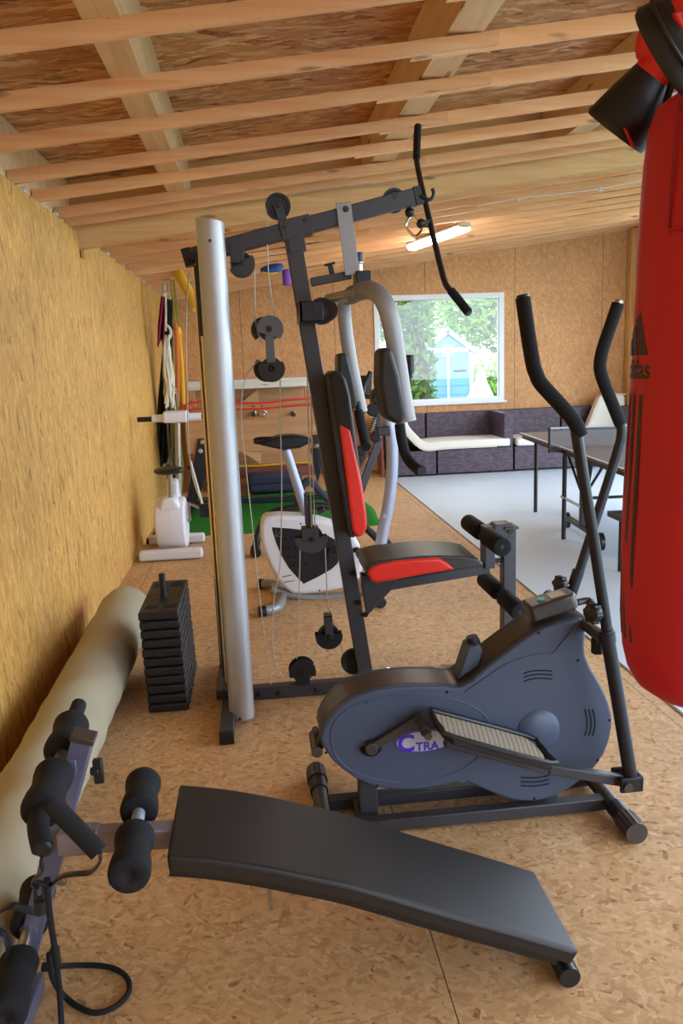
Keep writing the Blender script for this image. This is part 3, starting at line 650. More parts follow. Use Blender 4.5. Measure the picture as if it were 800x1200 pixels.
# cables
def cable(pts,Y=3.38,r=.0026):
    P=[at(p[0],p[1],p[2] if len(p)>2 else Y) for p in pts]
    mk('cable',MB().tube(P,r,6,4),M['cable'],gym)
cable([(298,318),(298.5,350),(300,380),(305,398),(309,404)])
cable([(311,243),(312,255),(313,290),(314.5,320),(318,350),(323,375)])
cable([(304,422),(294,432),(286,448),(283,470),(283,500),(286,530),(290,565),(297,630),(303,690),(310,745),(317,802)])
cable([(328,440),(328.5,500),(330,560),(329,640),(327,670),(321,700),(319,740),(321,775),(330,793),(343,798)])
cable([(358.5,378),(360,450),(362.5,540),(365,618)]); cable([(361,378),(364,450),(366,540),(369,618)])
cable([(351.5,642),(350,700),(347.5,772)]); cable([(381,642),(382.5,680),(384.5,718)])
cable([(371,752),(369,770),(366,785)],r=.002)
cable([(463,217,3.44),(430,216,3.44),(380,221,3.44),(335,228,3.44)],r=.0025)
cable([(382,352,3.33),(395,348,3.3),(412,345,3.28)],r=.0025)
cable([(222,318,3.45),(219,350,3.5),(218,400,3.5),(219,450,3.5),(221,520,3.5),(226,560,3.5),(236,590,3.5)],r=.003)
# hook and pull-down bar (the bar hangs turned, near end down)
bar=thing('pull_down_bar','black bent lat pull-down bar hanging slanted from the multi-gym beam end','exercise bar',G(499,240))
bp=[G(489.5,148,3.86),G(488.5,165,3.80),G(488,185,3.72),G(490,200,3.66),G(497,232,3.52),G(507,275,3.38),G(516,312,3.27),G(522,333,3.2),G(531,344,3.17),G(540,355,3.14),G(548.5,366,3.11)]
mk('bar',MB().tube(bp,.0125,12,3),M['dark2'],bar)
mk('grip',MB().tube([bp[0],bp[1],bp[2]],.017,12,2),M['foam'],bar); mk('grip',MB().tube([bp[8]-(bp[9]-bp[8])*.3,bp[9],bp[10]],.0175,12,2),M['foam'],bar)
mk('end_cap',MB().cyl(bp[10],bp[10]+(bp[10]-bp[9]).normalized()*.006,.014),M['blackp'],bar)
mk('bar_eye',MB().sphere(G(493,262,3.42),.02,12,8).beam(G(493,262,3.42),G(503,262,3.42),.02,.03,(0,0,1)),M['blackp'],bar,.002)
mk('hook',MB().tube([G(492,229,3.37),G(501,234,3.37),G(506,232,3.37),G(508,226,3.37),G(506,221,3.37)],.0075,10,4),M['dark2'],gym)
cb=thing('carabiner','chrome snap hook with black ball hanging under the pull-down beam','carabiner',G(483,265,3.42))
mk('ring',MB().tube([G(483,253,3.42),G(477,259,3.42),G(475.5,266,3.42),G(480,272,3.42),G(486,277,3.42),G(492,272,3.42),G(494,266,3.42),G(488,259,3.42)],.0055,8,4,closed=True),M['chrome'],cb)
mk('stop_ball',MB().sphere(G(480,249,3.42),.021,14,10).cyl(G(480,245,3.42),G(480,241,3.42),.013),M['blackp'],cb)
mk('wire',MB().tube([G(472,236,3.44),G(477,240,3.43),G(480,249,3.42),G(483,255,3.42)],.003,6,3),M['steel'],cb)
# ============================================================ floor chain behind the cross trainer
ch=thing('chain','thin metal chain with carabiner lying on the sheet floor by the gym','chain',(.55,3.45,0))
cp_=[fl(441,790,.05),fl(452,786,.03),fl(470,789,.02),fl(484,785,.012),fl(500,786,.012),fl(515,782,.012),fl(530,779,.012),fl(548,772,.012)]
mk('snap_hook',MB().tube([fl(448,787,.03),fl(452,783,.035),fl(460,783,.03),fl(470,787,.02),fl(463,790,.02),fl(452,791,.03)],.004,8,3,closed=True),M['chrome'],ch)
mk('strap_loop',MB().beam(fl(438,789,.045),fl(449,787,.03),.015,.008,(0,0,1)),M['blackp'],ch,.001)
cl=MB(); path=smooth_path(cp_[2:],7)
for i in range(len(path)-1):
    a,b=path[i],path[i+1]; d=(b-a).normalized(); s=V((0,0,1)) if i%2 else d.cross(V((0,0,1))).normalized(); l=(b-a).length*.75; c=(a+b)/2
    cl.tube([c+d*l*math.cos(t)+s*.006*math.sin(t) for t in [k*PI/4 for k in range(8)]],.0018,5,closed=True)
mk('links',cl,M['steel'],ch)
# ============================================================ CROSS TRAINER
EY0,EY1=2.275,2.445
ct_=thing('cross_trainer','slate blue elliptical cross trainer with long black arms standing on the sheet floor','cross trainer',(.6,2.36,0))
outl=[(375.6,867),(377,858),(381,849),(388,838),(397,829),(408,821),(420,815),(440,809),(462,806),(485,804),(505,804),(520,804),(530,806),(541,805),(553,798),(566,786),(585,771),(605,756),(622,744),(637,736),(655,730),(670,727),(681,724.5),(684.5,730),(686,743),(685,757),(686,768),(692,783),(700,796),(707,809),(713,823),(717,838),(717,853),(714,868),(708,884),(699,897),(689,908),(677,917),(665,926),(651.6,933),(638,937.5),(626,939.5),(611,939.5),(597,937),(580,931),(562,923),(545,916),(525,920),(505,924),(488,926),(471,926.5),(452,925),(434,921),(417,913),(400,901),(390,892),(383,882),(377,873)]
face=[at(x,y,EY0) for x,y in outl]
fc=V((sum(p.x for p in face)/len(face),0,sum(p.z for p in face)/len(face)))
sh_n=mk('shell',MB().prism(face,(0,.03,0)),M['slate'],ct_,.008,3)
mk('shell',MB().prism([p+V((0,.14,0)) for p in face],(0,.03,0)),M['slate'],ct_,.008,3)
mk('centre_band',MB().prism([p+V((0,.027,0)) for p in face],(0,.116,0)),M['core'],ct_)
EF=EY0
def onface(pts,r,Y=EF,m='core',name='groove',sm=5,closed=False,parent=None):
    return mk(name,MB().tube([at(x,y,Y) for x,y in pts],r,8,sm,closed=closed),M[m],parent or sh_n)
# ridge ellipse around the crank, upper crease
onface([(576,860),(574,848),(565,836),(548,825),(520,817),(490,814),(458,815),(425,823),(402,835),(390,850),(388,868),(395,888),(412,903),(440,913),(475,917),(510,913),(540,902),(563,885)],.0028,m='slate',name='ridge')
onface([(545,811),(556,803),(575,790),(592,779),(612,771),(630,767),(648,765),(655,757),(668,742),(680,727)],.0035,m='slate',name='ridge')
for gx,gy,rot in ((0,0,0),(1,0,0),(2,0,0)): pass
vb=MB()
for k in range(3):
    vb.tube([at(x,y+k*4.6,EF) for x,y in ((613,789.5),(622,786.5),(635,785.5),(647,786.5))],.0022,6,4)
    vb.tube([at(x,y+k*4.8,EF) for x,y in ((610,911),(622,911.5),(634,910.5),(643,908.5))],.0022,6,4)
    vb.tube([at(x+k*4.6,y,EF) for x,y in ((685,831),(687.5,842),(687.5,852),(685,862))],.0022,6,4)
mk('vent_slot',vb,M['hole'],sh_n)
sb=MB()
for x,y in ((429,823),(523.5,811),(382,882),(442,921),(631,742),(677,774),(714,844),(626,936),(700,891)): sb.sphere(at(x,y,EF),.005,8,6,(1,.5,1))
mk('screw',sb,M['hole'],sh_n)
dc=at(629,855,EF+.012); mk('dome',MB().sphere(dc,.079,28,16,(1,.42,1)),M['slatedome'],sh_n)
# crank side hole
mk('crank_hole',MB().cyl(at(434,872.5,EF+.01),at(434,872.5,EF-.001),.037,n=28),M['hole'],sh_n)
# logo badge
lc=at(497,868,EF-.002); 
lg=MB(); lg.prism([(lc.x+.094*math.cos(a),lc.y-.002,lc.z+.0385*math.sin(a)) for a in [k*2*PI/40 for k in range(40)]],(0,.003,0)); badge=mk('badge',lg,M['logoW'],sh_n)
lr=MB(); lr.tube([(lc.x+.091*math.cos(a),lc.y-.0035,lc.z+.036*math.sin(a)) for a in [k*2*PI/40 for k in range(40)]],.0016,6,closed=True); mk('badge_rim',lr,M['logoP'],badge)
def facetext(s,size,px,pyy,name,m,parent,Y,rot=0,bold=.0):
    t=text_mb(s,size,.0006,bold); o=at(px,pyy,Y); c,s_=math.cos(rot),math.sin(rot)
    t.v=[V((o.x+v.x*c-v.y*s_,Y-v.z,o.z+v.x*s_+v.y*c)) for v in t.v]
    return mk(name,t,m,parent,flat=True)
facetext('C',.078,466,881,'lettering',M['logoP'],badge,lc.y-.003,0,.0022)
facetext('TRA',.04,487,880,'lettering',M['logoP'],badge,lc.y-.003,0,.001)
# frame
fy=(2.285,2.435)
for y in fy: mk('rail',MB().box((.17,y-.02,.008),(1.09,y+.02,.05)),DF,ct_,.004)
for x in (425,650):
    p=at(x,952,2.3); mk('cross_member',MB().box((p.x-.02,2.3,.01),(p.x+.02,2.42,.045)),DF,ct_,.003)
for x in (431,): 
    p=at(x,952,2.36); mk('post',MB().box((p.x-.03,2.33,.03),(p.x+.03,2.39,.16)),DF,ct_,.004)
p=at(640,950,2.36); mk('post',MB().box((p.x-.02,2.34,.03),(p.x+.02,2.38,.12)),DF,ct_,.004)
for X,nm in ((1.095,'front_foot'),(.145,'rear_foot')):
    f=mk(nm,MB().cyl((X,2.16,.036),(X,2.57,.036),.026,n=24),M['core'],ct_)
    for a,b in ((2.16,2.19),(2.57,2.54)): mk('foot_sleeve',MB().cyl((X,a,.036),(X,b+(b-a)*1.5,.036),.031,n=24),M['dark2'],f)
    for a,b in ((2.085,2.165),(2.645,2.565)):
        e=MB(); e.cyl((X,a,.036),(X,b,.036),.035,n=24)
        for k in range(16):
            t=k*PI/8; e.cyl((X+.034*math.cos(t),a+(b-a)*.1,.037+.033*math.sin(t)),(X+.034*math.cos(t),b,.037+.033*math.sin(t)),.003,n=6)
        mk('end_cap',e,M['core'],f)
# crank, pedal, link, arms near side
def side(sgn):
    # sgn -1 near camera, +1 far side; far side runs half a turn on
    near=sgn<0
    Yc=2.36+sgn*.105
    hub=at(434,873,EF); hub=V((hub.x,Yc,hub.z))
    tip=at(495,842,2.2) if near else None
    ce=V((at(492,843,2.245).x,Yc,at(492,843,2.245).z)); dd=ce-hub
    if not near: ce=hub-dd
    cr=mk('crank',MB().beam(hub,ce,.014,.026,(0,0,1)).cyl(hub-V((0,sgn*.03,0)),hub+V((0,sgn*.012,0)),.02).cyl(ce-V((0,sgn*.012,0)),ce+V((0,sgn*.012,0)),.017),M['core'],ct_,.003)
    mk('pedal_shaft',MB().cyl(ce,ce+V((0,sgn*.13,0)),.012).cyl(ce+V((0,sgn*.02,0)),ce+V((0,sgn*.10,0)),.0165),M['core'],cr,.002)
    return hub,ce
hub,ce=side(-1); hubf,cef=side(1)
def pedal(pts_top,z_off,ybar,arm_end,far=False):
    pass
# near pedal tray: corners on the tilted plane
Yn=2.09
A=at(505,834,2.235); Bq=at(631,868,2.235); NL=at(515,861,Yn); NR=at(647,897,Yn)
def pl_pt(u,v): return (A*(1-u)+Bq*u)*(1-v)+(NL*(1-u)+NR*u)*v
outline=[(0,0),(.07,0),(.88,0),(.97,.25),(1.0,.62),(.98,1.0),(.12,1.0),(.04,.8),(0,.4)]
P=[pl_pt(u,v) for u,v in outline]
def do_pedal(P,off,name_suffix=''):
    P=[p+off for p in P]
    pd=mk('pedal',MB().prism([p-V((0,0,.022)) for p in P],(0,0,.02)),M['blackp'],ct_,.003)
    mk('tread',MB().prism([p+(sum((q for q in P),V((0,0,0)))/len(P)-p)*.06-V((0,0,.0025)) for p in P],(0,0,.004)),M['tread'],pd)
    mk('rim',MB().tube([p+V((0,0,.006)) for p in P],.008,8,3,closed=True),M['blackp'],pd)
    return pd
do_pedal(P,V((0,0,0)))
foff=V((cef.x-ce.x,.36,cef.z-ce.z+.0)); foff.y=2*2.36-(2.235+Yn)
do_pedal(P,foff)
# link bars
e0=pl_pt(.08,.55)-V((0,0,.046)); em=pl_pt(1.02,.55)-V((0,0,.044)); e1=at(727,914,2.15); 
e1=V((e1.x,2.15,e1.z))
mk('link_bar',MB().beam(e0,em,.03,.034,(0,0,1)).beam(em,e1,.03,.034,(0,0,1)),DF,ct_,.005)
# arms
piv_n=at(706,747,2.20); 
bot=at(738,912,2.13)
an=[bot,at(712,742,2.14),at(701,690,2.14),at(687,600,2.14),at(679,540,2.14),at(674,500,2.14)]
mk('arm_tube',MB().tube([at(739,912,2.13),at(724,820,2.135),at(710,738,2.14)],.021,18),M['dark2'],ct_)
mk('arm_tube',MB().tube([at(712,745,2.14),at(704,690,2.14),at(694,625,2.14),at(683,558,2.14),at(675,505,2.14)],.0165,18,3),M['dark2'],ct_)
mk('collar',MB().cyl(at(712.5,752,2.14),at(711,741,2.14),.0235),M['blackp'],ct_,.002)
gn=[at(680,510,2.14),at(672,493,2.14),at(655,473,2.15),at(634,450,2.16),at(628,438,2.165),at(624,425,2.17),at(618,388,2.18),at(612.5,349,2.19)]
g_=mk('handlebar_grip',MB().tube(gn,.021,18,4),M['foam'],ct_)
dq=(gn[-1]-gn[-2]).normalized(); mk('end_plug',MB().cyl(gn[-1]-dq*.005,gn[-1]+dq*.008,.0175),M['blackp'],g_,.002)
# foot yoke
yk=at(742,908,2.13)
mk('yoke',MB().box((e1.x-.02,2.105,e1.z-.02),(yk.x+.02,2.118,e1.z+.03)).box((e1.x-.02,2.168,e1.z-.02),(yk.x+.02,2.181,e1.z+.03)).box((yk.x+.01,2.105,e1.z-.02),(yk.x+.022,2.181,e1.z+.03)),M['dark2'],ct_,.004)
bb=MB(); bb.cyl((e1.x,2.095,e1.z+.002),(e1.x,2.185,e1.z+.002),.014); mk('yoke_bolt',bb,M['core'],ct_)
# pivot axle through the top of the housing
pa_=at(705,745,2.17); X0=pa_.x-.005; Z0=pa_.z
ax=mk('pivot_axle',MB().cyl((X0,2.15,Z0),(X0,2.6,Z0),.02,n=20),M['core'],ct_)
mk('axle_cap',MB().cyl((X0,2.145,Z0),(X0,2.152,Z0),.013),M['chrome'],ax)
mk('pivot_lug',MB().beam((X0,2.14,Z0),at(713,748,2.14),.03,.026,(0,0,1)),M['dark2'],ct_,.003)
mk('pivot_stub',MB().cyl(at(700,748,2.2),at(700,765,2.2),.02),M['dark2'],ct_,.003)
def knob(c,r,d):
    m_=MB(); c=V(c);d=V(d).normalized(); m_.lathe(c,d,[(0,r*.4),(0,r*.8),(r*.25,r),(r*.8,r),(r*1.1,r*.75),(r*1.15,.002)],20)
    x,y=frame(d)
    for k in range(6):
        a=k*PI/3; m_.cyl(c+d*r*.2+x*(r*.86*math.cos(a))+y*(r*.86*math.sin(a)),c+d*r*.9+x*(r*.86*math.cos(a))+y*(r*.86*math.sin(a)),r*.28,n=8)
    return m_
kn=at(700,718,2.14); mk('clamp_knob',knob(V((kn.x,2.14,kn.z)),.03,(-1,-.25,.1)),M['blackp'],ct_,ang=50)
mk('knob_stem',MB().cyl(V((kn.x,2.14,kn.z)),at(708,722,2.14),.008),M['steel'],ct_)
# far arm
FYa=2.56
mk('arm_tube',MB().tube([at(672,690,FYa),at(688,640,FYa),at(712,565,FYa)],.0165,16),M['dark2'],ct_)
mk('arm_tube',MB().tube([at(678,668,FYa),at(666,704,FYa),V((X0-.12,FYa,.42)),V((X0-.3,FYa,.14))],.021,16),M['dark2'],ct_)
gf=[at(712,565,FYa),at(727,515,FYa),at(727,497,FYa),at(716,470,FYa),at(708,450,FYa),at(703,433,FYa),at(704,418,FYa),at(709,400,FYa),at(717,377,FYa),at(724,356,FYa)]
mk('arm_tube',MB().tube(gf[:3],.0165,16,3),M['dark2'],ct_)
g_=mk('handlebar_grip',MB().tube(gf[2:],.021,16,4),M['foam'],ct_); dq=(gf[-1]-gf[-2]).normalized(); mk('end_plug',MB().cyl(gf[-1],gf[-1]+dq*.012,.014),M['steel'],g_,.002)
kn=at(660,684,FYa); mk('clamp_knob',knob(V((kn.x,FYa,kn.z)),.028,(-1,-.4,.1)),M['blackp'],ct_,ang=50)
mk('knob_stem',MB().cyl(V((kn.x,FYa,kn.z)),at(672,688,FYa),.008),M['steel'],ct_)
fe0=V((X0-.3,FYa,.14)); mk('link_bar',MB().beam(fe0,pl_pt(.1,.55)+foff-V((0,0,.033)),.03,.034,(0,0,1)),DF,ct_,.005)
# rear stub of the far pedal
rs=at(369,860,2.36); mk('rear_stub',MB().cyl((rs.x-.0,2.29,rs.z-.03),(rs.x,2.42,rs.z-.03),.018).beam((rs.x+.005,2.33,rs.z-.03),(rs.x+.03,2.33,rs.z+.03),.03,.02,(0,0,1)),M['core'],ct_,.003)
# console
ca,cb2=at(629,735,EY0+.01),at(684,717,EY0+.01); cu_=(cb2-ca).normalized(); cn=V((-cu_.z,0,cu_.x)); cc=(ca+cb2)/2+V((0,.07,0))+cn*.022
def cpt(u,v,w): return cc+cu_*u+V((0,v,0))+cn*w
hw=(cb2-ca).length/2
con=mk('console',MB().prism([cpt(-hw,-.045,-.02),cpt(hw*.85,-.045,-.02),cpt(hw,-.03,-.02),cpt(hw,.04,-.02),cpt(-hw,.05,-.02)],cn*.055),M['core'],ct_,.01,3)
mk('button',MB().cyl(cpt(-hw*.35,-.005,.034),cpt(-hw*.35,-.005,.039),.013),M['teal'],con,.002)
mk('screen',MB().prism([cpt(.0,-.03,.034),cpt(hw*.62,-.03,.034),cpt(hw*.62,.02,.034),cpt(.0,.02,.034)],cn*.003),M['lcd'],con,.001)
mk('horn_bracket',MB().tube([at(676,706,2.5),at(690,704,2.5),at(695,712,2.45),at(686,722,2.4)],.012,10,3),M['core'],ct_)
mk('rear_grip',MB().cyl(at(648,700,2.44),at(668,712,2.40),.014),M['core'],ct_,.003)
# resistance dial on pedestal
d0=at(558,776,2.36)
mk('dial_pedestal',MB().prism([at(x,y,2.32) for x,y in [(536,798),(549,758),(562,756),(566,763),(560,782)]],(0,.075,0)),M['slate'],ct_,.006,3)
dt=at(556,757,2.358); mk('dial',MB().cyl(dt,dt+V((-.006,0,.022)),.022,n=18).cyl(dt+V((-.006,0,.018)),dt+V((-.01,0,.034)),.02,n=18),M['blackp'],ct_,.003)
# ============================================================ INCLINE SIT-UP BENCH
bn=thing('sit_up_bench','black padded sloping sit-up bench with blue-grey mast and foam rollers in the foreground','exercise bench',(.1,1.72,0))
GB=M['greyblue']
prof=[(-.247,.462),(-.14,.440),(-.035,.410),(.05,.381),(.146,.347),(.24,.306),(.335,.262),(.43,.220),(.527,.178),(.61,.141),(.692,.104)]
def smooth2(P): return [(p.x,p.z) for p in smooth_path([(a,0,b) for a,b in P],3)]
sp_=smooth2(prof)
low=[(x-.022*math.sin(.45),z-.042) for x,z in sp_]; low[0]=(sp_[0][0]+.002,sp_[0][1]-.044); low[-1]=(sp_[-1][0]-.022,sp_[-1][1]-.038)
mk('pad',MB().xz(sp_+low[::-1],1.568,1.872),M['vinyl'],bn,.013,4,ang=50)
mk('pad_board',MB().xz([(x-.012,z-.001) for x,z in low[1:-1]]+[(x-.02,z-.016) for x,z in low[1:-1]][::-1],1.59,1.85),M['blackp'],bn)
mk('pad_seam',MB().tube([(x,1.5675,z-.009) for x,z in sp_[1:-1]],.0016,6),M['vinyl'],bn)
fr=[(-.5,1.72,.405),(-.25,1.72,.395),(-.05,1.72,.345),(.15,1.72,.283),(.35,1.72,.195),(.60,1.72,.088)]
m0,m1=V((-.434,1.73,.675)),V((-.650,1.73,.04))
mast=mk('mast',MB().beam(m1,m0,.045,.048,(1,0,0)),GB,bn,.004)
md=(m0-m1).normalized()
mk('mast_cap',MB().beam(m0-md*.004,m0+md*.012,.05,.054,(1,0,0)),M['core'],mast,.003)
mk('support_rail',MB().beam((-.50,1.70,.442),(-.235,1.70,.430),.045,.05,(0,0,1)),M['railpaint'],bn,.004)
mk('rail_sleeve',MB().beam((-.505,1.70,.443),(-.415,1.70,.439),.05,.055,(0,0,1)),M['railpaint'],bn,.004)
fm=MB()
for a,b in zip(fr[1:-1],fr[2:]): fm.beam(a,b,.045,.035,(0,1,0))
mk('under_rail',fm,GB,bn,.003)
mk('base_foot',MB().box((-.652,1.42,0),(-.60,1.775,.045)),GB,bn,.004)
ft=MB(); ft.cyl((.672,1.66,.026),(.672,1.86,.026),.019); mk('rear_foot',ft,GB,bn)
for a,b in ((1.575,1.665),(1.93,1.85)):
    e=MB(); e.cyl((.672,a,.028),(.672,b,.028),.026,n=24)
    for k in range(14):
        t=k*2*PI/14; e.cyl((.672+.0255*math.cos(t),a+(b-a)*.1,.028+.0235*math.sin(t)),(.672+.0255*math.cos(t),b,.028+.0235*math.sin(t)),.0026,n=6)
    mk('foot_cap',e,M['blackp'],bn)
mk('foot_link',MB().beam((.60,1.72,.086),(.668,1.72,.034),.035,.03,(0,1,0)),GB,bn,.002)
def rollpair(p,q,r,ys,axr=.0135,mt='chrome'):
    p=V(p);q=V(q); 
    f=lambda y:p+(q-p)*((y-p.y)/(q.y-p.y))
    ax=mk('roller_axle',MB().cyl(f(min(ys)+.01),f(max(ys)-.01),axr,n=16),M[mt],bn)
    for i in (0,2): mk('foam_roller',peanut(MB(),f(ys[i]),f(ys[i+1]),r),M['foam'],ax,ang=80)
    return ax,f
rollpair((-.318,1.5,.458),(-.340,1.95,.470),.0455,(1.515,1.665,1.745,1.89),.0155,'lightpaint')
a1,f1=rollpair((-.486,1.5,.606),(-.505,2.0,.640),.044,(1.54,1.69,1.765,1.905),.014,'steel')
a2,f2=rollpair((-.588,1.5,.196),(-.625,2.0,.230),.044,(1.47,1.63,1.72,1.86),.014,'steel')
mk('axle_bracket',MB().box((-.505,1.705,.598),(-.45,1.755,.635)),GB,bn,.003); mk('axle_bracket',MB().box((-.62,1.705,.19),(-.58,1.755,.22)),GB,bn,.003)
g1=mk('hand_grip',MB().tube([f1(1.56),f1(1.51)-V((0,0,.006)),at(50,994,1.46)],.0215,16,3),M['foam'],bn); e_=at(50,994,1.46)
mk('end_plug',MB().sphere(e_,.0195,14,8,(1,.35,1)),M['blackp'],g1)
mk('hand_grip',MB().cyl(f1(1.90),f1(2.0),.0195),M['foam'],bn)
def tknob(c,d,l,w,nm='adjusting_knob'):
    c=V(c);d=V(d); mk(nm,MB().cyl(c,c+d*.02,.010).beam(c+d*.018+V((0,0,-w)),c+d*.018+V((0,0,w)),.016,.022,(1,0,0)),M['blackp'],bn,.003)
tknob(at(106,904,1.73)+V((0,0,0)),V((1,0,0)),.02,.03)
tknob(at(56,1122,1.73)+V((0,0,0)),V((1,0,0)),.02,.026)
bb=MB(); bolt(bb,at(72,1032,1.705),.009); mk('bolt',bb,M['steel'],mast)
mk('clamp_pin',MB().cyl(at(107,977,1.672)+V((0,.01,0)),at(107,977,1.672),.006),M['chrome'],bn)
# small hanging strap under the pad
mk('adjusting_strap',MB().tube([at(315,1030,1.75),at(316,1048,1.75),at(318,1066,1.75)],.005,6,2),M['steel'],bn)
# resistance band looped over the mast
rbnd=thing('resistance_band','black resistance band with foam handle on the bench mast, cord looped on the floor','resistance band',at(60,945,1.44))
mk('handle',MB().tube([at(60,941,1.46),at(88,970,1.44),at(116,999,1.42)],.0185,16,2),M['foam'],rbnd)
mk('strap',MB().tube([at(117,999,1.42),at(117,1010,1.42),at(106,1022,1.44),at(88,1024,1.46),at(72,1027,1.48),at(60,1036,1.50),at(50,1032,1.50)],.0085,8,4,sx=.35,up=(0,1,0)),M['blackp'],rbnd)
mk('strap',MB().tube([at(50,1000,1.46),at(48,1010,1.47),at(50,1020,1.49),at(42,1028,1.50),at(38,1036,1.5),at(46,1040,1.50)],.009,8,4,sx=.35,up=(0,1,0)),M['blackp'],rbnd)
mk('snap_hook',MB().tube([at(44,1034,1.5),at(41,1044,1.5),at(44,1062,1.5),at(50,1062,1.5),at(51,1044,1.5),at(48,1034,1.5)],.004,8,3,closed=True).cyl(at(47,1054,1.5),at(47,1069,1.5),.013),M['blackp'],rbnd)
cd_=[at(55,1030,1.5),at(57,1060,1.51),at(60,1085,1.53),at(64,1110,1.56),at(67,1135,1.6),at(70,1165,1.62),at(72,1200,1.6),at(74,1240,1.55)]
mk('cord',MB().tube(cd_,.0068,10,4),M['foam'],rbnd)
lp=[at(57,1118,1.66),at(60,1140,1.68),at(66,1155,1.70),fl(76,1168,.012),fl(92,1180,.009),fl(112,1187,.009),fl(134,1180,.009),fl(150,1164,.009),fl(150,1148,.009),fl(138,1137,.009),fl(120,1132,.009),fl(96,1131,.009),fl(72,1132,.03),at(52,1133,1.73)]
mk('cord',MB().tube(lp,.0068,10,5),M['foam'],rbnd)
mk('cord_ferrule',MB().cyl(at(60,1133,1.73),at(49,1133,1.73),.011),M['blackp'],rbnd,.002)
rb2=thing('resistance_band','black nylon strap hanging at the lower foam roller by the left picture edge','resistance band',at(10,1068,1.62))
mk('strap',MB().tube([at(-12,1082,1.6),at(0,1068,1.61),at(14,1062,1.62),at(26,1064,1.64),at(38,1068,1.66)],.011,8,4,sx=.3,up=(0,1,0)),M['blackp'],rb2)
mk('strap_loop',MB().tube([at(-12,1090,1.6),at(0,1092,1.6),at(8,1102,1.6),at(10,1120,1.6),at(4,1136,1.6)],.014,8,4,sx=.3,up=(0,1,0)),M['blackp'],rb2)
# ============================================================ ROLLED CARPET
rc=thing('carpet_roll','long rolled-up carpet with cream backing lying along the left wall','carpet',(-.79,3,0))
random.seed(3)
def rollsurf():
    mb=MB(); y0,y1=.9,4.42; n=40; m=90
    ph=[random.uniform(0,6.28) for _ in range(12)]
    def f(u,v):
        y=y0+(y1-y0)*v; cx=-.782-.012*(y-1.9)/2.5; r=.128+.018*(y-1.5)/2.8
        a=2*PI*u
        w=sum(math.sin(a*(1+k%3)+ (y*(9+4*k))+ph[k])*.0011 for k in range(8))+.0035*math.sin(y*14+a*1.5)*max(0,math.sin(a))
        r2=r+w
        if v>.985: r2*=.97
        return (cx+r2*math.cos(a),y,r+r2*math.sin(a)*1.0)
    mb.grid(f,n,m); return mb
mk('roll',rollsurf(),M['carpet'],rc,ang=80)
spi=[]
for k in range(90):
    a=k*.42; r=.142*(1-k/95); spi.append((-.797+r*math.cos(a),4.418,.146+r*math.sin(a)))
mk('end_spiral',MB().tube(spi,.0048,6,2),M['carpet'],rc); mk('end_core',MB().cyl((-.797,4.34,.146),(-.797,4.415,.146),.135,n=30),mat('grey_pile',(150,140,124),.95,0,.2,40),rc)
# ============================================================ STACK OF WEIGHT PLATES
pw,pd,phh=.176,.53,.0412
def plate_mb(w,d,h):
    return MB().box((-w/2,0,0),(w/2,d,h-.003))
places=['bottom plate of the stack, resting on the floor','second from the bottom of the stack','third from the bottom of the stack','fourth from the bottom of the stack','fifth from the bottom of the stack','middle of the eleven in the stack','fifth from the top of the stack','fourth from the top of the stack','third from the top of the stack','just under the topmost of the stack','topmost of the stack with recessed marks and selector rod']
proto=None
for k in range(11):
    dx=.016*(1-k/10)+random.uniform(-.002,.002); dy=-.05*(1-k/10)+random.uniform(-.003,.003)
    loc=V((-.475+dx,3.375+dy*.9,k*phh+.001))
    if proto is None:
        o=thing('weight_plate',None,'weight plate',loc,'loose black weight plates stacked by the carpet roll')
        mb=plate_mb(pw,pd,phh); mb.v=[v+loc for v in mb.v]; mk('plate',mb,M['weight'],o,.009,3)
        g=MB().box((loc.x+pw/2-.001,loc.y+.05,loc.z+.018),(loc.x+pw/2+.0025,loc.y+pd-.04,loc.z+.022)); mk('side_rib',g,M['weight'],o)
        g=MB().cyl((loc.x+pw/2-.004,loc.y+pd*.5,loc.z+.012),(loc.x+pw/2+.003,loc.y+pd*.5,loc.z+.012),.007,n=12); mk('pin_hole',g,M['hole'],o)
        g=MB().cyl((loc.x-.05,loc.y+.08,loc.z+.002),(loc.x-.05,loc.y+.08,loc.z+.0385),.012,n=12); mk('bushing',g,M['hole'],o)
        proto=o
    else: o=clone(proto,loc=loc)
    o['label']='black weight plate, '+places[k]
top=o; tl_=top.location; zt=tl_.z+phh-.003
def tp(u,v,z=0): return V((tl_.x-pw/2+pw*u,tl_.y+pd*v,zt+z))
for nm,poly in (('recess',[(.12,.10),(.42,.10),(.46,.19),(.36,.22),(.30,.18),(.22,.22),(.14,.19)]),('recess',[(.58,.10),(.90,.10),(.94,.19),(.82,.22),(.76,.18),(.68,.22),(.60,.19)]),('recess',[(.12,.76),(.42,.76),(.46,.86),(.36,.90),(.28,.84),(.2,.90),(.12,.86)]),('recess',[(.56,.76),(.9,.76),(.92,.86),(.82,.92),(.74,.94),(.62,.9),(.54,.84)])):
    mk(nm,MB().prism([tp(u,v,-.001) for u,v in poly],(0,0,.0016)),M['hole'],top)
for u,v,r in ((.12,.5,.009),(.3,.5,.006),(.88,.5,.009),(.7,.5,.006),(.5,.30,.014),(.5,.66,.014),(.28,.38,.005),(.72,.38,.005),(.28,.62,.005),(.72,.62,.005)):
    mk('recess',MB().cyl(tp(u,v,-.002),tp(u,v,.0007),r,n=14),M['hole'],top)
mk('selector_rod',MB().cyl(tp(.5,.43,-.005),tp(.5,.43,.115),.0155,n=18),M['blackp'],top,.002)
mk('number_line',MB().box(tp(.1,.497,-.001),tp(.9,.503,.0006)),M['hole'],top)
